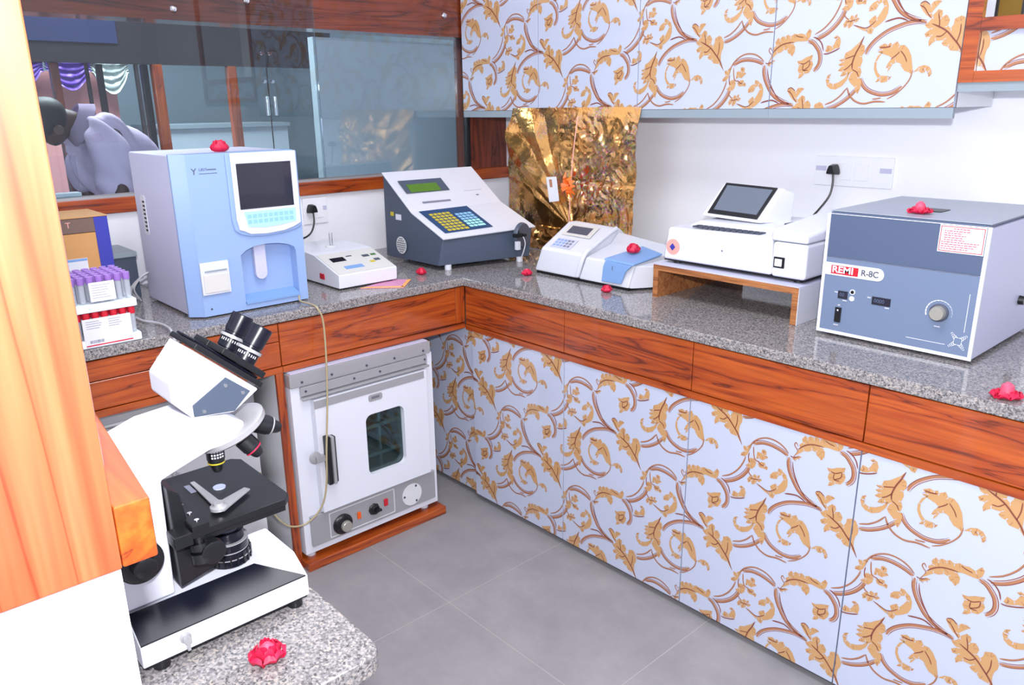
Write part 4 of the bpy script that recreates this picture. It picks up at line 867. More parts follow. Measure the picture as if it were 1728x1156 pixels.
# controls
cp = build('control_panel', MB().box(.7525,.7640,-1.600,-1.095,.078,.188).bevel(.001,1), 'steel', t)
def knob(y,z,r,m1,m2,nm):
    k1 = MB(); k1.lathe((.7642,y,z),(1,0,0),[(0,r),(.006,r),(.010,r*.86),(.016,r*.80),(.016,.001)], n=26); ko = build(nm, k1, m1, cp)
    k2 = MB(); k2.lathe((.7805,y+.004,z-.003),(1,0,0),[(0,r*.55),(.010,r*.52),(.012,r*.45),(.012,.001)], n=24); build('cap', k2, m2, ko); return ko
knob(-1.487,.122,.036,'black','knob','thermostat_dial')
k1 = MB(); k1.lathe((.7642,-1.362,.130),(1,0,0),[(0,.022),(.004,.022),(.006,.018),(.014,.016),(.014,.001)], n=8); k1.box(.778,.790,-1.366,-1.344,.126,.134); build('selector_knob', k1.bevel(.001,1), 'black', cp)
build('amber_lamp', MB().box(.7642,.770,-1.430,-1.416,.117,.142).bevel(.002), 'amber', cp); build('red_switch', MB().box(.7642,.771,-1.321,-1.306,.126,.152).bevel(.002), 'red', cp)
for y in (-1.52,-1.385,-1.27): pass
k1 = MB(); k1.plate(rrect(-1.535,-1.275,.086,.178,.004), [rrect(-1.532,-1.278,.089,.175,.003)], 'X', .7641, .7650); build('panel_border', k1, 'grey', cp)
k1 = MB(); k1.lathe((.7642,-1.200,.128),(1,0,0),[(0,.042),(.002,.042)], n=36); bp_ = build('round_blank', k1, 'grey', cp)
for a in (60,180,300): build('screw', MB().cyl((.7663,-1.2+.034*math.cos(math.radians(a)),.128+.034*math.sin(math.radians(a))),(.768,-1.2+.034*math.cos(math.radians(a)),.128+.034*math.sin(math.radians(a))),.004), 'ink', bp_)
for x in (.25,.72):
    for y in (-1.59,-1.12): build('foot', MB().cyl((x,y,.0305),(x,y,.0525),.016), 'plastic', t)

# second appliance in the bay left of the divider
t = thing('steel_oven', (.4,-1.98,0), 'grey steel-topped oven in the shaded bay behind the microscope arm', 'oven')
build('housing', MB().box(.12,.655,-2.24,-1.70,.03,.640).bevel(.004), 'grey', t)
build('top_cap', MB().box(.11,.668,-2.245,-1.695,.6405,.680).bevel(.003), 'steel', t)
build('front_rail', MB().box(.6555,.672,-2.235,-1.705,.595,.630).bevel(.002), 'steel', t)
for y in (-2.2,-2.05,-1.9,-1.75): build('screw', MB().cyl((.6721,y,.612),(.6745,y,.612),.004), 'ink', t)
for x in (.2,.6):
    for y in (-2.2,-1.74): build('foot', MB().cyl((x,y,.0005),(x,y,.0305),.016), 'black', t)

# ================================================================== microscope
def microscope():
    t = thing('microscope', (1.87,-2.31,.76), 'white and black binocular microscope on the near side counter', 'microscope')
    b = MB(); x0, x1, y0, y1 = 1.786, 1.948, -2.428, -2.190
    b.prism([(x0,.776),(x1,.776),(x1,.809),(x1-.038,.832),(x0+.03,.832),(x0,.815)], 'Y', y0, y1)
    b.bevel(.002); base = build('base', b, 'white', t)
    b = MB(); b.loft([[(1.9475,-2.427,.808),(1.9475,-2.193,.808),(1.906,-2.25,.8315),(1.906,-2.427,.8315)],[(1.9488,-2.4265,.8115),(1.9488,-2.194,.8115),(1.906,-2.251,.8362),(1.906,-2.4265,.8362)]])
    build('black_inlay', b, 'blackg', base)
    build('base_gasket', MB().box(x0+.003,x1-.003,y0+.003,y1-.003,.7725,.7758), 'black', base)
    b = MB(); b.lathe((1.9482,-2.372,.797),(1,0,0),[(0,.0075),(.003,.0075),(.004,.005),(.012,.005),(.012,.001)], n=18); b.box(1.955,1.960,-2.374,-2.370,.782,.797); build('brightness_knob', b, 'steel', base)
    for x in (1.80,1.934):
        for y in (-2.402,-2.208): build('foot', MB().cyl((x,y,.7605),(x,y,.7725),.011), 'black', base)
    # arm
    P = [(-2.470,.836),(-2.362,.836),(-2.358,1.004),(-2.335,1.012),(-2.292,1.026),(-2.262,1.030),(-2.240,1.046),(-2.238,1.054),(-2.262,1.070),(-2.310,1.080),(-2.36,1.076),(-2.420,1.056),(-2.458,1.02),(-2.472,.95)]
    b = MB(); b.prism(P, 'X', 1.828, 1.902); b.bevel(.008,3); build('arm', b, 'white', t)

    # black stage carriage
    b = MB(); b.prism([(-2.3575,.850),(-2.308,.862),(-2.308,.924),(-2.336,.934),(-2.342,.985),(-2.3575,.998)], 'X', 1.828, 1.916); build('stage_carriage', b.bevel(.002), 'black', t)
    st = MB(); st.prism([(1.752,-2.352),(1.938,-2.352),(1.938,-2.208),(1.925,-2.196),(1.765,-2.196),(1.752,-2.208)], 'Z', .926, .937); sg = build('stage', st.bevel(.0015), 'black', t)
    build('stage_skirt', MB().box(1.79,1.93,-2.335,-2.205,.915,.9255), 'black', sg)
    r = MB(); r.box(1.762,1.942,-2.341,-2.318,.9375,.947); r.box(1.915,1.944,-2.366,-2.342,.922,.940); xr = build('slide_carrier', r.bevel(.0015), 'black', sg)
    for x in (1.785,1.815,1.845,1.875,1.905,1.93): build('screw', MB().cyl((x,-2.330,.9472),(x,-2.330,.9490),.0032), 'chrome', xr)
    b = MB(); b.loft([[(1.800,-2.284,.9395),(1.800,-2.290,.9395),(1.905,-2.294,.9395),(1.905,-2.280,.9395)],[(1.800,-2.284,.9413),(1.800,-2.290,.9413),(1.905,-2.294,.9413),(1.905,-2.280,.9413)]])
    b.loft([[(1.898,-2.300,.942),(1.922,-2.290,.942),(1.886,-2.236,.942),(1.876,-2.240,.942)],[(1.898,-2.300,.944),(1.922,-2.290,.944),(1.886,-2.236,.944),(1.876,-2.240,.944)]])
    b.lathe((1.908,-2.291,.9415),(0,0,1),[(0,.012),(.004,.012),(.006,.008),(.010,.007),(.010,.001)], n=20); build('slide_clip', b, 'steel', sg)
    b = MB(); b.lathe((1.838,-2.262,.9372),(0,0,1),[(0,.009),(.0015,.009)], n=24); build('aperture_lens', b, 'lens', sg)
    build('scale_plate', MB().box(1.80,1.828,-2.300,-2.292,.9373,.9383), 'inkl', sg)
    b = MB(); b.lathe((1.925,-2.330,.930),(.2,0,-1),[(0,.006),(.016,.006),(.016,.013),(.026,.013),(.026,.006),(.03,.006),(.03,.014),(.043,.014),(.043,.001)], n=24); build('travel_knob', b, 'black', sg)
    # condenser
    b = MB(); b.lathe((1.868,-2.271,.8362),(0,0,1),[(0,.029),(.010,.0305),(.020,.0305),(.021,.028),(.026,.028),(.027,.0285),(.034,.0285),(.036,.023),(.044,.0235),(.050,.024),(.052,.022),(.050,.0185)], n=40); cd = build('illuminator', b, 'blackg', t)
    for z_, r_ in ((.8475,.0308),(.857,.0285),(.8705,.0287)):
        b = MB(); b.lathe((1.868,-2.271,z_),(0,0,1),[(0,r_),(.0015,r_)], n=40); build('ring', b, 'steel', cd)
    b = MB(); b.lathe((1.868,-2.271,.8842),(0,0,1),[(0,.0215),(.0008,.0185),(.0015,.0185),(.004,.011),(.005,.001)], n=32); build('field_lens', b, 'lens', cd)
    for k in range(40):
        a = 2*PI*k/40
        if k % 2 == 0: build('grip_rib', MB().box(-.0012,.0012,.0295,.0315,.838,.855).xf(Matrix.Translation((1.868,-2.271,0)) @ Matrix.Rotation(a,4,'Z')), 'black', cd)
    b = MB(); b.cyl((1.838,-2.266,.900),(1.838,-2.266,.9148),.016,n=28); build('condenser', b, 'black', t)
    b = MB(); b.box(1.79,1.83,-2.262,-2.205,.880,.884); build('filter_tray', b, 'blackg', t)
    b = MB(); b.cyl((1.885,-2.318,.905),(1.932,-2.318,.901),.006); b.lathe((1.932,-2.318,.901),(1,0,-.05),[(0,.006),(.0,.0165),(.013,.0165),(.014,.014),(.014,.001)], n=26); build('condenser_knob', b, 'black', t)
    # focus knobs
    b = MB(); b.lathe((1.9025,-2.405,.915),(1,0,0),[(0,.013),(.006,.013),(.006,.029),(.026,.029),(.028,.026),(.028,.015),(.046,.015),(.048,.012),(.048,.001)], n=34); build('focus_knob', b, 'black', t)
    b = MB(); b.lathe((1.8275,-2.405,.915),(-1,0,0),[(0,.013),(.006,.013),(.006,.029),(.026,.029),(.028,.015),(.046,.015),(.046,.001)], n=34); build('focus_knob', b, 'black', t)
    # nosepiece
    c = Vector((1.866,-2.247,1.040)); ax = Vector((.10,.42,-1)).normalized()
    b = MB(); b.lathe(c-ax*.006, ax, [(0,.024),(.002,.046),(.006,.052),(.013,.052),(.016,.048),(.021,.034),(.023,.001)], n=40); build('nosepiece', b, 'steel', t)
    def objective(p, d, L, rr, ring, nm='objective'):
        d = Vector(d).normalized(); p = Vector(p)
        b = MB(); b.lathe(p, d, [(0,rr*.9),(.004,rr*.9),(.0045,rr),(L*.55,rr),(L*.56,rr*.93),(L*.70,rr*.92),(L*.72,rr*.72),(L*.9,rr*.6),(L,rr*.42),(L,.001)], n=26); o = build(nm, b, 'black', t)
        b = MB(); b.lathe(p+d*L*.64, d, [(0,rr*.95),(.0018,rr*.95)], n=26); build('colour_ring', b, ring, o)
        return o
    ob = objective((1.868,-2.272,1.022), (0,0,-1), .044, .0125, 'yellow')
    pr = MB()
    for r_ in range(3):
        for k in range(5):
            a = math.radians(-42+k*17); pr.box(-.0001,.0004,-.0011,.0011,0,.0022)
            for v in pr.bm.verts[-8:]: v.co = Matrix.Translation((1.868,-2.272,1.0105-r_*.0042)) @ Matrix.Rotation(a,4,'Z') @ Matrix.Translation((.0127,0,0)) @ v.co
    build('engraving', pr, 'paper', ob)
    objective((1.880,-2.238,1.024), (.25,.42,-.62), .038, .0135, 'rose')
    objective((1.866,-2.214,1.036), (.18,.9,-.42), .044, .0145, 'steel')
    objective((1.846,-2.240,1.026), (-.55,.25,-.6), .030, .0115, 'blue_d')
    # head
    P = [(-2.2985,1.174),(-2.332,1.134),(-2.332,1.107),(-2.308,1.079),(-2.252,1.073),(-2.214,1.097)]
    b = MB(); b.prism(P, 'X', 1.828, 1.905); b.bevel(.003); hd = build('head', b, 'white', t)
    b = MB(); b.lathe((1.866,-2.275,1.072),(0,0,1),[(0,.024),(.006,.024)], n=28); build('head_collar', b, 'black', hd)
    b = MB(); b.prism([(-2.259,1.126),(-2.307,1.098),(-2.3065,1.0815),(-2.252,1.0755),(-2.227,1.098)], 'X', 1.9053, 1.9068); sp = build('side_plate', b.bevel(.0006,1), 'slate', hd)
    for y, z in ((-2.2605,1.1145),(-2.238,1.0985),(-2.293,1.086)): build('screw', MB().cyl((1.9068,y,z),(1.9080,y,z),.0025), 'chrome', sp)
    n = Vector((0,1,1.10)).normalized(); e = Vector((0,1.10,-1)).normalized()
    def slab(y0z0, L, w0, w1, x0, x1, nm, m_):
        o = Vector((0,)+y0z0); b = MB()
        b.loft([[Vector((x,0,0))+o+e*u+n*w0 for x,u in ((x0,0),(x1,0),(x1,L),(x0,L))],[Vector((x,0,0))+o+e*u+n*w1 for x,u in ((x0,0),(x1,0),(x1,L),(x0,L))]])
        return build(nm, b.bevel(.0015,2), m_, hd)
    slab((-2.2975,1.175), .112, .0006, .0085, 1.822, 1.911, 'slide_bed', 'black')
    slab((-2.2975,1.175), .108, .0088, .0125, 1.836, 1.897, 'slide_cover', 'blackg')
    slab((-2.272,1.152), .056, .0128, .022, 1.815, 1.862, 'tube_carriage', 'black')
    slab((-2.272,1.152), .072, .0128, .022, 1.866, 1.913, 'tube_carriage', 'black')
    for px_, py_, pz_ in ((1.836,-2.2275,1.139),(1.895,-2.232,1.133)):
        p = Vector((px_,py_,pz_)); q = (Vector((px_,-2.195,1.187)) if px_ < 1.85 else Vector((px_,-2.195,1.181)))-p; L = q.length; d = q.normalized()
        b = MB(); b.lathe(p, d, [(0,.0135),(L*.10,.0135),(L*.12,.0155),(L*.36,.0155),(L*.37,.0175),(L*.46,.0175),(L*.47,.0135),(L*.52,.0135),(L*.53,.0150),(L*.95,.0158),(L,.0150),(L,.011),(L*.97,.009),(L*.97,.001)], n=36); ep = build('eyepiece', b, 'blackg', hd)
        b = MB(); b.lathe(p+d*L*.375, d, [(0,.0178),(L*.07,.0178)], n=36); build('dioptre_ring', b, 'steel', ep)
        mk = MB()
        for k in range(9):
            a = k*.22-.9; u = d.orthogonal().normalized(); w_ = d.cross(u); base_d = (CAM-p); base_d = (base_d-d*base_d.dot(d)).normalized(); w2 = d.cross(base_d)
            r_ = base_d*math.cos(a)+w2*math.sin(a); c_ = p+d*L*.30+r_*.0156; s_ = d.cross(r_)
            mk.loft([[c_-s_*.0006-d*.0018,c_+s_*.0006-d*.0018,c_+s_*.0006+d*.0018,c_-s_*.0006+d*.0018],[c_-s_*.0006-d*.0018+r_*.0004,c_+s_*.0006-d*.0018+r_*.0004,c_+s_*.0006+d*.0018+r_*.0004,c_-s_*.0006+d*.0018+r_*.0004]])
        build('scale_marks', mk, 'paper', ep)
        b = MB(); b.lathe(p+d*(L*.972), d, [(0,.0088),(.001,.006),(.0015,.001)], n=24); build('eye_lens', b, 'lens', ep)
microscope()

# ================================================================== tube racks
def rack(z0, cap, label, lblspec, rows=5, cols=10):
    X0, X1, Y0, Y1 = .575, .733, -2.245, -2.018
    t = thing('tube_rack', ((X0+X1)/2,(Y0+Y1)/2,z0), label, 'tube rack', 'stacked racks of blood tubes')
    b = MB(); b.box(X0, X1, Y0, Y1, z0, z0+.022); build('foam_tray', b.bevel(.004), 'foam', t)
    w = MB(); w.box(X0+.004, X1-.004, Y0+.004, Y1-.004, z0+.0225, z0+.068); 
    lab = []
    for nm, y0, y1, z1, z2 in lblspec:
        l = build('label', MB().box(X1-.0012, X1+.0002, y0, y1, z1, z2), 'paper', t)
        if nm == 'big':
            build('red_bar', MB().box(X1+.0003, X1+.0007, y0+.002, y1-.002, z1+.003, z1+.006), 'redcap', l)
            bb = MB(); y = y0+.012
            while y < y0+.045: 
                w_ = random.uniform(.0006,.0016); bb.box(X1+.0003, X1+.0006, y, y+w_, z1+.010, z1+.018); y += w_+random.uniform(.0006,.0014)
            for k in range(5):
                for a,c_ in ((y0+.008,y0+.05),(y0+.062,y1-.02)):
                    if k < 4: bb.box(X1+.0003, X1+.0005, a, c_-random.uniform(0,.014), z2-.008-.006*k, z2-.0068-.006*k)
            build('barcode_and_print', bb, 'inkl', l)
        else:
            bb = MB()
            for k in range(6): bb.box(X1+.0003, X1+.0005, y0+.006, y1-.006-random.uniform(0,.02), z2-.008-.0065*k, z2-.0072-.0065*k)
            build('fine_print', bb, 'inkl', l)
    sc = MB()
    first = None
    for i in range(cols):
        for j in range(rows):
            if i*rows+j >= 50: break
            y = Y1-.014-i*.0222; x = X1-.015-j*.030
            if first is None:
                v = thing('blood_tube', (x,y,z0+.0225), '', 'tube')
                bt = MB(); bt.lathe((x,y,z0+.0225),(0,0,1),[(0,.005),(.003,.0072),(.050,.0078),(.050,.001)], n=14); build('tube', bt, 'tubeg', v)
                bc = MB(); bc.lathe((x,y,z0+.0728),(0,0,1),[(0,.0088),(.014,.0095),(.019,.009),(.019,.005),(.016,.001)], n=16); build('cap', bc, cap, v)
                first = v
            else: v = copy_tree(first, (x,y,z0+.0225))
            yield v
    return
def add_rack(z0, cap, label, spec, tl, grp):
    for v in rack(z0, cap, label, spec): tag(v, tl, 'tube', grp)
add_rack(.8805, 'redcap', 'lower white foam tube rack with red caps and a printed label', [('big',-2.158,-2.040,.8835,.9585)], 'red-capped blood tube in the lower rack at the left of the worktop', 'red-capped tubes in the lower rack')
add_rack(.9735, 'violet', 'upper white foam tube rack with violet caps, stacked on the red one', [('small',-2.128,-2.067,1.001,1.051)], 'violet-capped blood tube in the upper rack at the left of the worktop', 'violet-capped tubes in the upper rack')
t = thing('loose_tubing', (.6,-2.0,.88), 'grey flexible tube from beside the tube racks over the worktop edge', 'tube')
build('tubing', MB().tube([(.50,-1.962,.8855),(.56,-1.958,.886),(.62,-1.938,.887),(.68,-1.936,.889),(.742,-1.944,.889),(.760,-1.945,.86),(.760,-1.947,.80),(.760,-1.956,.74),(.760,-1.95,.66),(.760,-1.94,.62)], .0036, n=8), 'hosew', t)

# cartons behind the racks
t = thing('cardboard_box', (.22,-2.08,.88), 'brown cardboard carton with blue corner strip behind the tube racks', 'box')
build('carton', MB().box(.10,.30,-2.20,-1.945,.8803,1.120).bevel(.001,1), 'card', t)
build('brown_band', MB().box(.098,.3015,-2.20,-1.981,1.122,1.166), 'cardd', t)
build('blue_strip', MB().box(.3003,.303,-1.981,-1.943,.8803,1.166), 'cobalt', t)
lf = MB(); lf.box(.10,.305,-2.20,-1.942,1.1665,1.1695); build('lid', lf, 'card', t)
lb = build('label', MB().box(.3003,.302,-2.074,-2.016,1.010,1.046), 'paper', t); build('blue_bar', MB().box(.3022,.3026,-2.073,-2.017,1.038,1.045), 'blue_d', lb)
lettering('letter', 'T', .024, (.3017,-2.060,1.146), '+x', 'emblem', t)
t = thing('adapter_box', (.10,-1.84,.88), 'dark grey box with pale lid in the gap between carton and blue analyser', 'box')
build('body', MB().box(.03,.20,-1.94,-1.848,.8803,1.015), 'slate', t); build('lid', MB().box(.02,.21,-1.942,-1.846,1.0155,1.032).bevel(.002), 'greyl', t)
for k in range(3):
    t = tag(build('loose_cable', MB().tube([(.22+.03*k,-1.875,.8840),(.25+.03*k,-1.90,.91+.01*k),(.27+.03*k,-1.88,.945+.012*k),(.28+.03*k,-1.858,.96+.012*k)], .003, n=6), 'hosew'), ['lowest pale cable loop','middle pale cable loop','topmost pale cable loop'][k]+' behind the blue analyser', 'cable', 'pale cables behind the blue analyser')
t = thing('white_box', (.0,-1.97,1.19), 'small white flat box lying on the window sill above the carton', 'box')
build('base', MB().box(-.064,-.016,-2.02,-1.925,1.1905,1.200), 'plastic', t); build('lid', MB().box(-.066,-.015,-2.022,-1.923,1.2005,1.212).bevel(.001,1), 'paper', t)

t = tag(build('clear_sheet', MB().box(-.062,-.059,-2.005,-1.915,1.2125,1.33), 'acry'), 'small clear acrylic sheet standing on the white box behind the glass', 'acrylic sheet')

# ================================================================== foil sheet
def foil():
    me = bmesh.new(); NX, NZ = 190, 170; V = []
    for j in range(NZ+1):
        row = []
        for i in range(NX+1):
            u, v = i/NX, j/NZ                         # v 0 top, 1 bottom
            x = .350+.690*u; z = 1.462-.580*v
            wgt = min(1, v*6)
            # pleats fanning up and left from a knot near the bottom middle; crumples on the right
            px_, pz_ = x-.735, z-.985
            ang = math.atan2(pz_, px_); rad_ = math.hypot(px_, pz_)
            left = max(0, min(1, (ang-1.62)*4)) if ang > 0 else 0
            q = ang*21+1.6*noise.noise((ang*5,rad_*2,0))
            tri = abs((q/PI) % 2-1)
            d = left*(.003+.034*rad_)*tri*(1 if ang < 2.62 else .25)
            d += (1-left)*(.028*noise.noise((u*4,v*4,3))+.020*abs(noise.noise((u*9+2*v,v*7,8)))+.010*abs(noise.noise((u*17,v*15,1))))
            d += left*.006*noise.noise((u*10,v*10,2))+.018*noise.noise((u*2.2,v*2.2,4))
            d -= .006*max(0, 1-abs(v-.47-.02*u)*50)*(1-left)
            xe = x+.006*noise.noise((v*6,u,5))*(1 if i in (0,NX) else .4) - .035*max(0,v-.5)*(1-u) 
            ze = z+(0 if v < .02 else .004*noise.noise((u*7,2,4)))
            row.append(me.verts.new((xe, -.3035-wgt*(.022+d), max(ze,.8835))))
        V.append(row)
    for j in range(NZ):
        for i in range(NX): me.faces.new((V[j][i],V[j+1][i],V[j+1][i+1],V[j][i+1]))
    bmesh.ops.recalc_face_normals(me, faces=me.faces)
    bmesh.ops.solidify(me, geom=me.faces[:], thickness=.0006)
    o = build('foil_sheet', me, 'foil', smooth=12)
    return tag(o, 'crumpled copper-gold holographic foil sheet hanging in the corner', 'foil sheet')
foil()
t = thing('foil_tag', (.655,-.37,1.10), 'small white hanging tag on the gold foil', 'tag')
b = MB(); b.loft([[(.615,-.366,1.193),(.672,-.366,1.198),(.689,-.366,1.103),(.634,-.366,1.094)],[(.615,-.3675,1.193),(.672,-.3675,1.198),(.689,-.3675,1.103),(.634,-.3675,1.094)]]); build('card', b, 'paper', t)
b = MB(); b.loft([[(.632,-.368,1.185),(.648,-.368,1.186),(.652,-.368,1.155),(.638,-.368,1.155)],[(.632,-.3685,1.185),(.648,-.3685,1.186),(.652,-.3685,1.155),(.638,-.3685,1.155)]]); build('picture', b, 'ochre', t)
t = thing('ribbon_bow', (.755,-.38,1.15), 'bright orange ribbon flower on a string in front of the gold foil', 'ribbon')
b = MB()
rr = random.Random(5)
for k in range(14):
    a = 2*PI*k/14; L = rr.uniform(.028,.052); dx, dz = math.cos(a)*L, math.sin(a)*L; w_ = .009
    px_, pz_ = -math.sin(a)*w_, math.cos(a)*w_; yo = -.378-rr.uniform(.004,.03)
    b.loft([[(.755,-.376,1.17),(.755+px_,-.376,1.17+pz_),(.755+px_*.2,-.3765,1.17)],[(.755+dx*.6-px_,yo,1.17+dz*.6-pz_),(.755+dx*.6+px_,yo,1.17+dz*.6+pz_),(.755+dx*.6,yo-.0008,1.17+dz*.6)],[(.755+dx-px_*.3,yo+.01,1.17+dz-pz_*.3),(.755+dx+px_*.3,yo+.01,1.17+dz+pz_*.3),(.755+dx,yo+.0095,1.17+dz)]])
build('petals', b, 'orange', t)
build('string', MB().tube([(.772,-.352,1.43),(.764,-.366,1.30),(.757,-.372,1.17),(.748,-.368,1.08),(.738,-.362,1.0)], .0022, n=6), 'emblem', t)

# ================================================================== red roses
def rose(loc, r, rz, label, squash=1.0, seed=1):
    r *= 1.22
    rr = random.Random(seed); x, y, z = loc
    t = thing('rose_head', loc, label, 'flower', 'small red rose heads')
    hb = MB(); hb.lathe((0,0,0),(0,0,1),[(0,r*.25),(r*.3,r*.42),(r*.75,r*.36),(r*.95,r*.12)], n=12)
    b = MB()
    for ring_, (cnt, rad, h, tilt) in enumerate(((5,.42,1.25,.25),(6,.66,1.15,.7),(8,.90,.85,1.1))):
        for k in range(cnt):
            a = 2*PI*(k+.5*ring_)/cnt+rr.uniform(-.2,.2); L = r*rad*rr.uniform(.85,1.15)
            rows = []
            for s_ in range(4):
                f = s_/3; R0 = L*(.35+.65*math.sin(.25+f*2.1)); zz = r*(.05+h*.95*f)*squash; wd = r*.66*math.sin(.6+f*1.9)*(.8+.3*rad)
                rows.append([Vector((math.cos(a)*R0-math.sin(a)*wd*q, math.sin(a)*R0+math.cos(a)*wd*q, max(.0006, zz-abs(q)*r*.16+rr.uniform(-.06,.06)*r))) for q in (-.5,-.25,0,.25,.5)])
            for i_ in range(3):
                for j_ in range(4): b.face([rows[i_][j_],rows[i_][j_+1],rows[i_+1][j_+1],rows[i_+1][j_]])
    bmesh.ops.remove_doubles(b.bm, verts=b.bm.verts, dist=1e-6)
    bmesh.ops.solidify(b.bm, geom=b.bm.faces[:], thickness=r*.04)
    lowest = min(v.co.z for v in b.bm.verts)
    Mx = Matrix.Translation((x,y,z+.0005-lowest)) @ Matrix.Rotation(rz,4,'Z')
    b.xf(Mx); build('petals', b, 'rose', t, smooth=60)
    hb.xf(Matrix.Translation((x,y,z+.001)) @ Matrix.Rotation(rz,4,'Z')); build('heart', hb, 'rosec', t)
    return t
rose((2.020,-2.292,.7605), .021, .4, 'largest red rose head, on the granite before the microscope', .8, 1)
rose((.585,-.985,.8805), .017, .2, 'red rose head on the worktop in front of the keypad analyser', 1, 2)
rose((.873,-.722,.8805), .019, 1.2, 'red rose head on the worktop at the left end of the white analyser', .8, 3)
rose((1.255,-.722,.8805), .017, 2.0, 'red rose head on the worktop in front of the blue cover', .9, 4)
rose((2.469,-.868,.8805), .027, .9, 'flattened red rose head at the worktop edge, far right', .45, 5)
rose((.600,-1.692,1.3525), .023, .1, 'red rose head on top of the blue blood analyser', 1, 6)
rose((1.250,-.585,.9925), .021, .7, 'red rose head resting on the blue cover of the white analyser', 1, 7)
rose((2.155,-.612,1.2072), .024, .3, 'red rose head lying on the lid of the centrifuge', .5, 8)
b = MB(); b.tube([(2.165,-.60,1.211),(2.175,-.57,1.2105),(2.19,-.55,1.2105)], .0018, n=6)

# ================================================================== room seen through the glass
struct('wall_far', MB().box(-3.1,-3.0,-5.0,.42,0,2.75), 'far_wall'); struct('wall_far_side', MB().box(-3.0,-.12,.42,.5,0,2.75), 'far_wall')
t = thing('partition_board', (-.72,0,0), 'plain grey-blue partition board seen through the right window pane', 'partition')
build('board', MB().box(-.74,-.70,-.635,.415,.0005,1.80), 'partition', t); build('edge_strip', MB().box(-.745,-.695,-.642,-.6355,.0005,1.80), 'grey', t)
t = thing('ceiling_beam', (-1.6,-1.3,1.70), 'dark beam with blue band beyond the window', 'beam')
build('beam', MB().box(-1.66,-1.60,-3.2,-.02,1.705,1.93), 'far_dark', t); build('blue_band', MB().box(-1.599,-1.595,-3.2,-1.25,1.80,1.93), 'far_blue', t)
def postobj(x, y, z0, z1, w_, m_, label, nm='timber_post'):
    tag(build(nm, MB().box(x-w_/2, x+w_/2, y-w_/2, y+w_/2, z0, z1).bevel(.004), m_), label, 'post', 'timber posts beyond the window')
postobj(-1.62,-1.07,.0005,1.704,.05,'woodZ','orange timber post beyond the glass, right of the stooping person')
postobj(-1.62,-.66,.0005,1.704,.05,'woodZ','orange timber post beyond the glass, above the rose on the analyser')
postobj(-1.70,-1.33,.0005,1.704,.03,'far_dark','thin dark post between the white satin swag and the wall')
postobj(-1.66,-1.12,.0005,1.704,.035,'black','dark post just left of the orange post')
postobj(-1.66,-1.55,.0005,1.704,.04,'wooddark','brown post at the purple satin swag')
postobj(-1.66,-1.40,.0005,1.704,.018,'far_dark','very thin dark post before the salmon cloth')
# glass door with chrome pulls
t = thing('chrome_door_pulls', (-.9,-.75,0), 'frameless glass door joint with chrome pulls beyond the window', 'door handle')
build('door_joint', MB().box(-.905,-.900,-.794,-.790,.0005,1.79), 'black', t)
for y in (-.813,-.772):
    build('pull', MB().cyl((-.885,y,1.44),(-.885,y,1.53),.011), 'chrome', t); build('fitting', MB().cyl((-.897,y,1.60),(-.885,y,1.60),.008), 'chrome', t); build('fitting', MB().cyl((-.897,y,1.73),(-.885,y,1.73),.008), 'chrome', t)
t = thing('low_cupboard', (-2.4,-.6,0), 'pale grey low cupboard far beyond the window', 'cupboard')
build('body', MB().box(-2.7,-2.2,-.88,-.05,.0005,1.36), 'partition', t); build('top', MB().box(-2.72,-2.18,-.90,-.04,1.3605,1.385), 'greyl', t)
# satin swags
def swag(y0, y1, zt, drop, m_, label, xo=-2.40):
    b = MB(); rows = []
    N = 24
    for k in range(13):
        f = k/12
        rows.append([b.bm.verts.new((xo+.04*math.sin(f*26)+.02*noise.noise((f*5,i*.3,0)), y0+(y1-y0)*i/N, zt-.002*k-drop*f*max(.12,math.sin(PI*i/N))**.7-.012*math.sin(f*26))) for i in range(N+1)])
    for a, c_ in zip(rows, rows[1:]):
        for i in range(N): b.bm.faces.new([a[i],a[i+1],c_[i+1],c_[i]])
    b.bm.verts.index_update()
    o = build('satin_swag', b, m_, smooth=180); sm = o.modifiers.new('thickness', 'SOLIDIFY'); sm.thickness = .002
    tag(o, label, 'curtain', 'satin swags beyond the window')
t = thing('curtain_stand', (-2.40,-1.40,0), 'dark upright stand whose top rod carries the satin swags', 'curtain stand')
build('rod', MB().box(-2.43,-2.35,-1.86,-.93,1.7625,1.785), 'far_dark', t)
for y_ in (-1.87,-.92): build('upright', MB().box(-2.41,-2.38,y_-.01,y_+.01,.0005,1.785), 'far_dark', t)
swag(-1.80,-1.43,1.76,.16,'purple','left purple satin swag hanging under the dark beam')
swag(-1.42,-1.19,1.76,.14,'purple','right purple satin swag next to the white one', -2.37)
swag(-1.18,-.97,1.76,.16,'satin','white satin swag beside the purple ones')
tag(build('salmon_cloth', MB().box(-2.52,-2.50,-1.48,-1.02,.0005,1.70), 'pink'), 'salmon pink cloth hanging behind the satin swags', 'cloth')
tag(build('desk', MB().box(-.62,-.16,-2.4,-1.0,.70,.74), 'wooddark'), 'dark desk top under the stooping person', 'desk')
for y in (-2.3,-1.1):
    pass

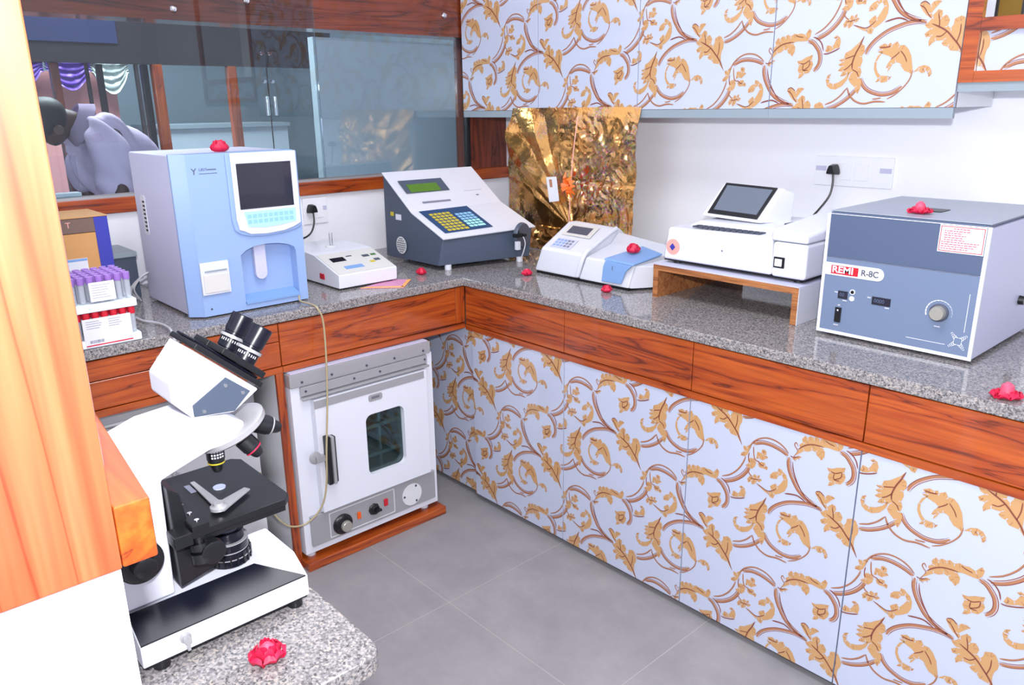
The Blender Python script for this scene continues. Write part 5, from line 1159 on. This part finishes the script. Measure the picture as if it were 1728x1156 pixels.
# ================================================================== stooping person
def skin_mesh(name, verts, edges, radii, m_, parent, root=0, sub=2):
    me = bpy.data.meshes.new('sk'); me.from_pydata(verts, edges, []); o = bpy.data.objects.new('sk', me); COL.objects.link(o)
    sk = o.modifiers.new('s', 'SKIN'); sv = me.skin_vertices[0].data
    for i, r in enumerate(radii): sv[i].radius = (r, r) if not isinstance(r, tuple) else r
    sv[root].use_root = True
    sb = o.modifiers.new('b', 'SUBSURF'); sb.levels = sb.render_levels = sub
    bpy.context.view_layer.update()
    m2 = bpy.data.meshes.new_from_object(o.evaluated_get(bpy.context.evaluated_depsgraph_get()))
    bpy.data.objects.remove(o); bm = bmesh.new(); bm.from_mesh(m2)
    return build(name, bm, m_, parent, smooth=180)
pt = thing('person', (-.9,-1.45,0), 'stooping dark-haired person in a lavender shirt behind the window glass', 'person')
hip=(-.95,-1.38,.93); ch=(-.86,-1.52,1.24); ub=(-.80,-1.60,1.37); nk=(-.79,-1.715,1.435); hd0=(-.79,-1.80,1.43); hd1=(-.79,-1.86,1.37)
ls=(-.64,-1.62,1.37); le=(-.50,-1.66,1.12); lw=(-.44,-1.86,.90); rs=(-.98,-1.62,1.37); re=(-1.0,-1.66,1.10); rw=(-.84,-1.86,.90)
lh=(-.43,-1.90,.83); rh=(-.80,-1.90,.83)
lk=(-.88,-1.42,.50); la=(-.84,-1.36,.09); lt=(-.84,-1.48,.05); rk=(-1.02,-1.42,.50); ra=(-1.06,-1.36,.09); rt=(-1.06,-1.48,.05)
lhp=(-.87,-1.38,.88); rhp=(-1.03,-1.38,.88)
V=[hip,ch,ub,nk,hd0,hd1,ls,le,lw,lh,rs,re,rw,rh,lhp,lk,la,lt,rhp,rk,ra,rt]
E_=[(0,1),(1,2),(2,3),(3,4),(4,5),(2,6),(6,7),(7,8),(8,9),(2,10),(10,11),(11,12),(12,13),(0,14),(14,15),(15,16),(16,17),(0,18),(18,19),(19,20),(20,21)]
R_=[.08,.07,.06,.045,.092,.082,.045,.032,.03,.035,.045,.032,.03,.035,.085,.055,.04,.035,.085,.055,.04,.035]
for s_, h_ in ((1,9),(1,13)):
    for k in range(4):
        hx,hy,hz = V[h_]; i = len(V)
        V += [(hx+(k-1.5)*.018,hy-.03,hz-.035),(hx+(k-1.5)*.020,hy-.045,hz-.07+abs(k-1.5)*.008)]; E_ += [(h_,i),(i,i+1)]; R_ += [.009,.008]
    i = len(V); V += [(hx+.035,hy-.005,hz-.03),(hx+.045,hy-.02,hz-.055)]; E_ += [(h_,i),(i,i+1)]; R_ += [.010,.009]
skin_mesh('body', V, E_, R_, 'skin', pt)
# shirt, with collar and cloth folds
Vs=[(-.94,-1.37,.95),(-.84,-1.50,1.20),(-.79,-1.575,1.345),(-.79,-1.675,1.405),(-.655,-1.63,1.350),(-.54,-1.665,1.12),(-.965,-1.63,1.350),(-1.0,-1.65,1.12)]
sh_ = skin_mesh('shirt', Vs, [(0,1),(1,2),(2,3),(2,4),(4,5),(2,6),(6,7)], [.165,.185,.165,.080,.10,.075,.10,.075], 'shirt', pt, sub=3)
for v in sh_.data.vertices:
    n_ = v.normal; f = math.sin((v.co.y*1.0+v.co.z*.55)*75+4*noise.noise(v.co*5))*.006+noise.noise(v.co*9)*.014
    v.co += n_*f
b = MB(); P=[]; 
for k in range(15):
    a = 2*PI*k/14; c_, s_ = math.cos(a), math.sin(a); P.append((c_, s_))
ax = Vector((0,-.85,.45)).normalized(); u = Vector((1,0,0)); w_ = ax.cross(u)
cc = Vector((-.79,-1.695,1.425))
b.loft([[cc-ax*.005+(u*c_+w_*s_)*.066 for c_,s_ in P[:-1]],[cc+ax*.030+(u*c_+w_*s_)*.060 for c_,s_ in P[:-1]],[cc+ax*.034+(u*c_+w_*s_)*.070 for c_,s_ in P[:-1]],[cc-ax*.020+(u*c_+w_*s_)*.098 for c_,s_ in P[:-1]]], cap=False)
bmesh.ops.solidify(b.bm, geom=b.bm.faces[:], thickness=.003)
build('collar', b, 'shirt', sh_, smooth=60)
skin_mesh('trousers', [hip,lhp,lk,(-.845,-1.37,.13),rhp,rk,(-1.055,-1.37,.13)], [(0,1),(1,2),(2,3),(0,4),(4,5),(5,6)], [.145,.10,.07,.058,.10,.07,.058], 'trouser', pt)
hr = skin_mesh('hair', [(-.785,-1.735,1.452),(-.785,-1.815,1.458),(-.785,-1.885,1.40)], [(0,1),(1,2)], [.072,.100,.090], 'hair', pt)
for y_, x_ in ((-1.86,-.70),):
    b = MB(); b.lathe((x_+.005,-1.80,1.40),(1,-.2,0),[(0,.014),(.006,.020),(.012,.018),(.008,.006)], n=14); build('ear', b, 'skin', pt)
b = MB(); b.loft([[(-.80,-1.885,1.335),(-.78,-1.885,1.335),(-.78,-1.92,1.315),(-.80,-1.92,1.315)],[(-.805,-1.90,1.30),(-.775,-1.90,1.30),(-.78,-1.925,1.30),(-.80,-1.925,1.30)]]); build('nose', b.bevel(.004), 'skin', pt)

# ================================================================== light
def area(name, loc, rot, sx_, sy_, power, col=(1,1,1)):
    l = bpy.data.lights.new(name, 'AREA'); l.shape = 'RECTANGLE'; l.size = sx_; l.size_y = sy_; l.energy = power; l.color = col
    o = bpy.data.objects.new(name, l); COL.objects.link(o); o.location = loc; o.rotation_euler = rot; return o
FW = Vector((-.70856,.64334,-.28993))
fl = area('camera_flash', CAM+Vector((.03,0,.16)), (0,0,0), .07, .045, 34, (.96,.97,1))
fl.rotation_euler = (FW+Vector((0,0,.02))).to_track_quat('-Z','Y').to_euler()
area('ceiling_panel_light', (1.9,-1.7,2.74), (0,0,0), 1.2, .6, 26, (.95,.97,1))
area('ceiling_panel_light', (3.3,-3.6,2.74), (0,0,0), 1.2, .6, 26, (.95,.97,1))
area('rear_fill_light', (2.4,-5.15,1.55), (PI/2,0,0), 2.0, 1.3, 48, (.92,.96,1))  # unseen fill lamp added to brighten the wall under the cupboards
area('far_room_light', (-1.6,-1.4,2.74), (0,0,0), 1.0, 1.0, 85, (.97,.98,1))
wd_ = bpy.data.worlds.new('world'); bpy.context.scene.world = wd_; wd_.use_nodes = True
wd_.node_tree.nodes['Background'].inputs[0].default_value = (.8,.85,1,1); wd_.node_tree.nodes['Background'].inputs[1].default_value = .3

# ================================================================== camera
cd_ = bpy.data.cameras.new('camera'); cam = bpy.data.objects.new('camera', cd_); COL.objects.link(cam)
cd_.sensor_width = 36; cd_.lens = 27.4292; cd_.clip_start = .02
Rm = Matrix(((0.67487167,-0.20612109,0.70856357),(0.73783561,0.20424853,-0.64333595),(-0.01211796,0.95697264,0.28992503)))
cam.matrix_world = Matrix.Translation(CAM) @ Rm.to_4x4()
sc_ = bpy.context.scene; sc_.camera = cam
sc_.view_settings.view_transform = 'Standard'; sc_.view_settings.look = 'None'; sc_.view_settings.exposure = 0.3; sc_.view_settings.gamma = 1
sc_.view_settings.use_curve_mapping = False
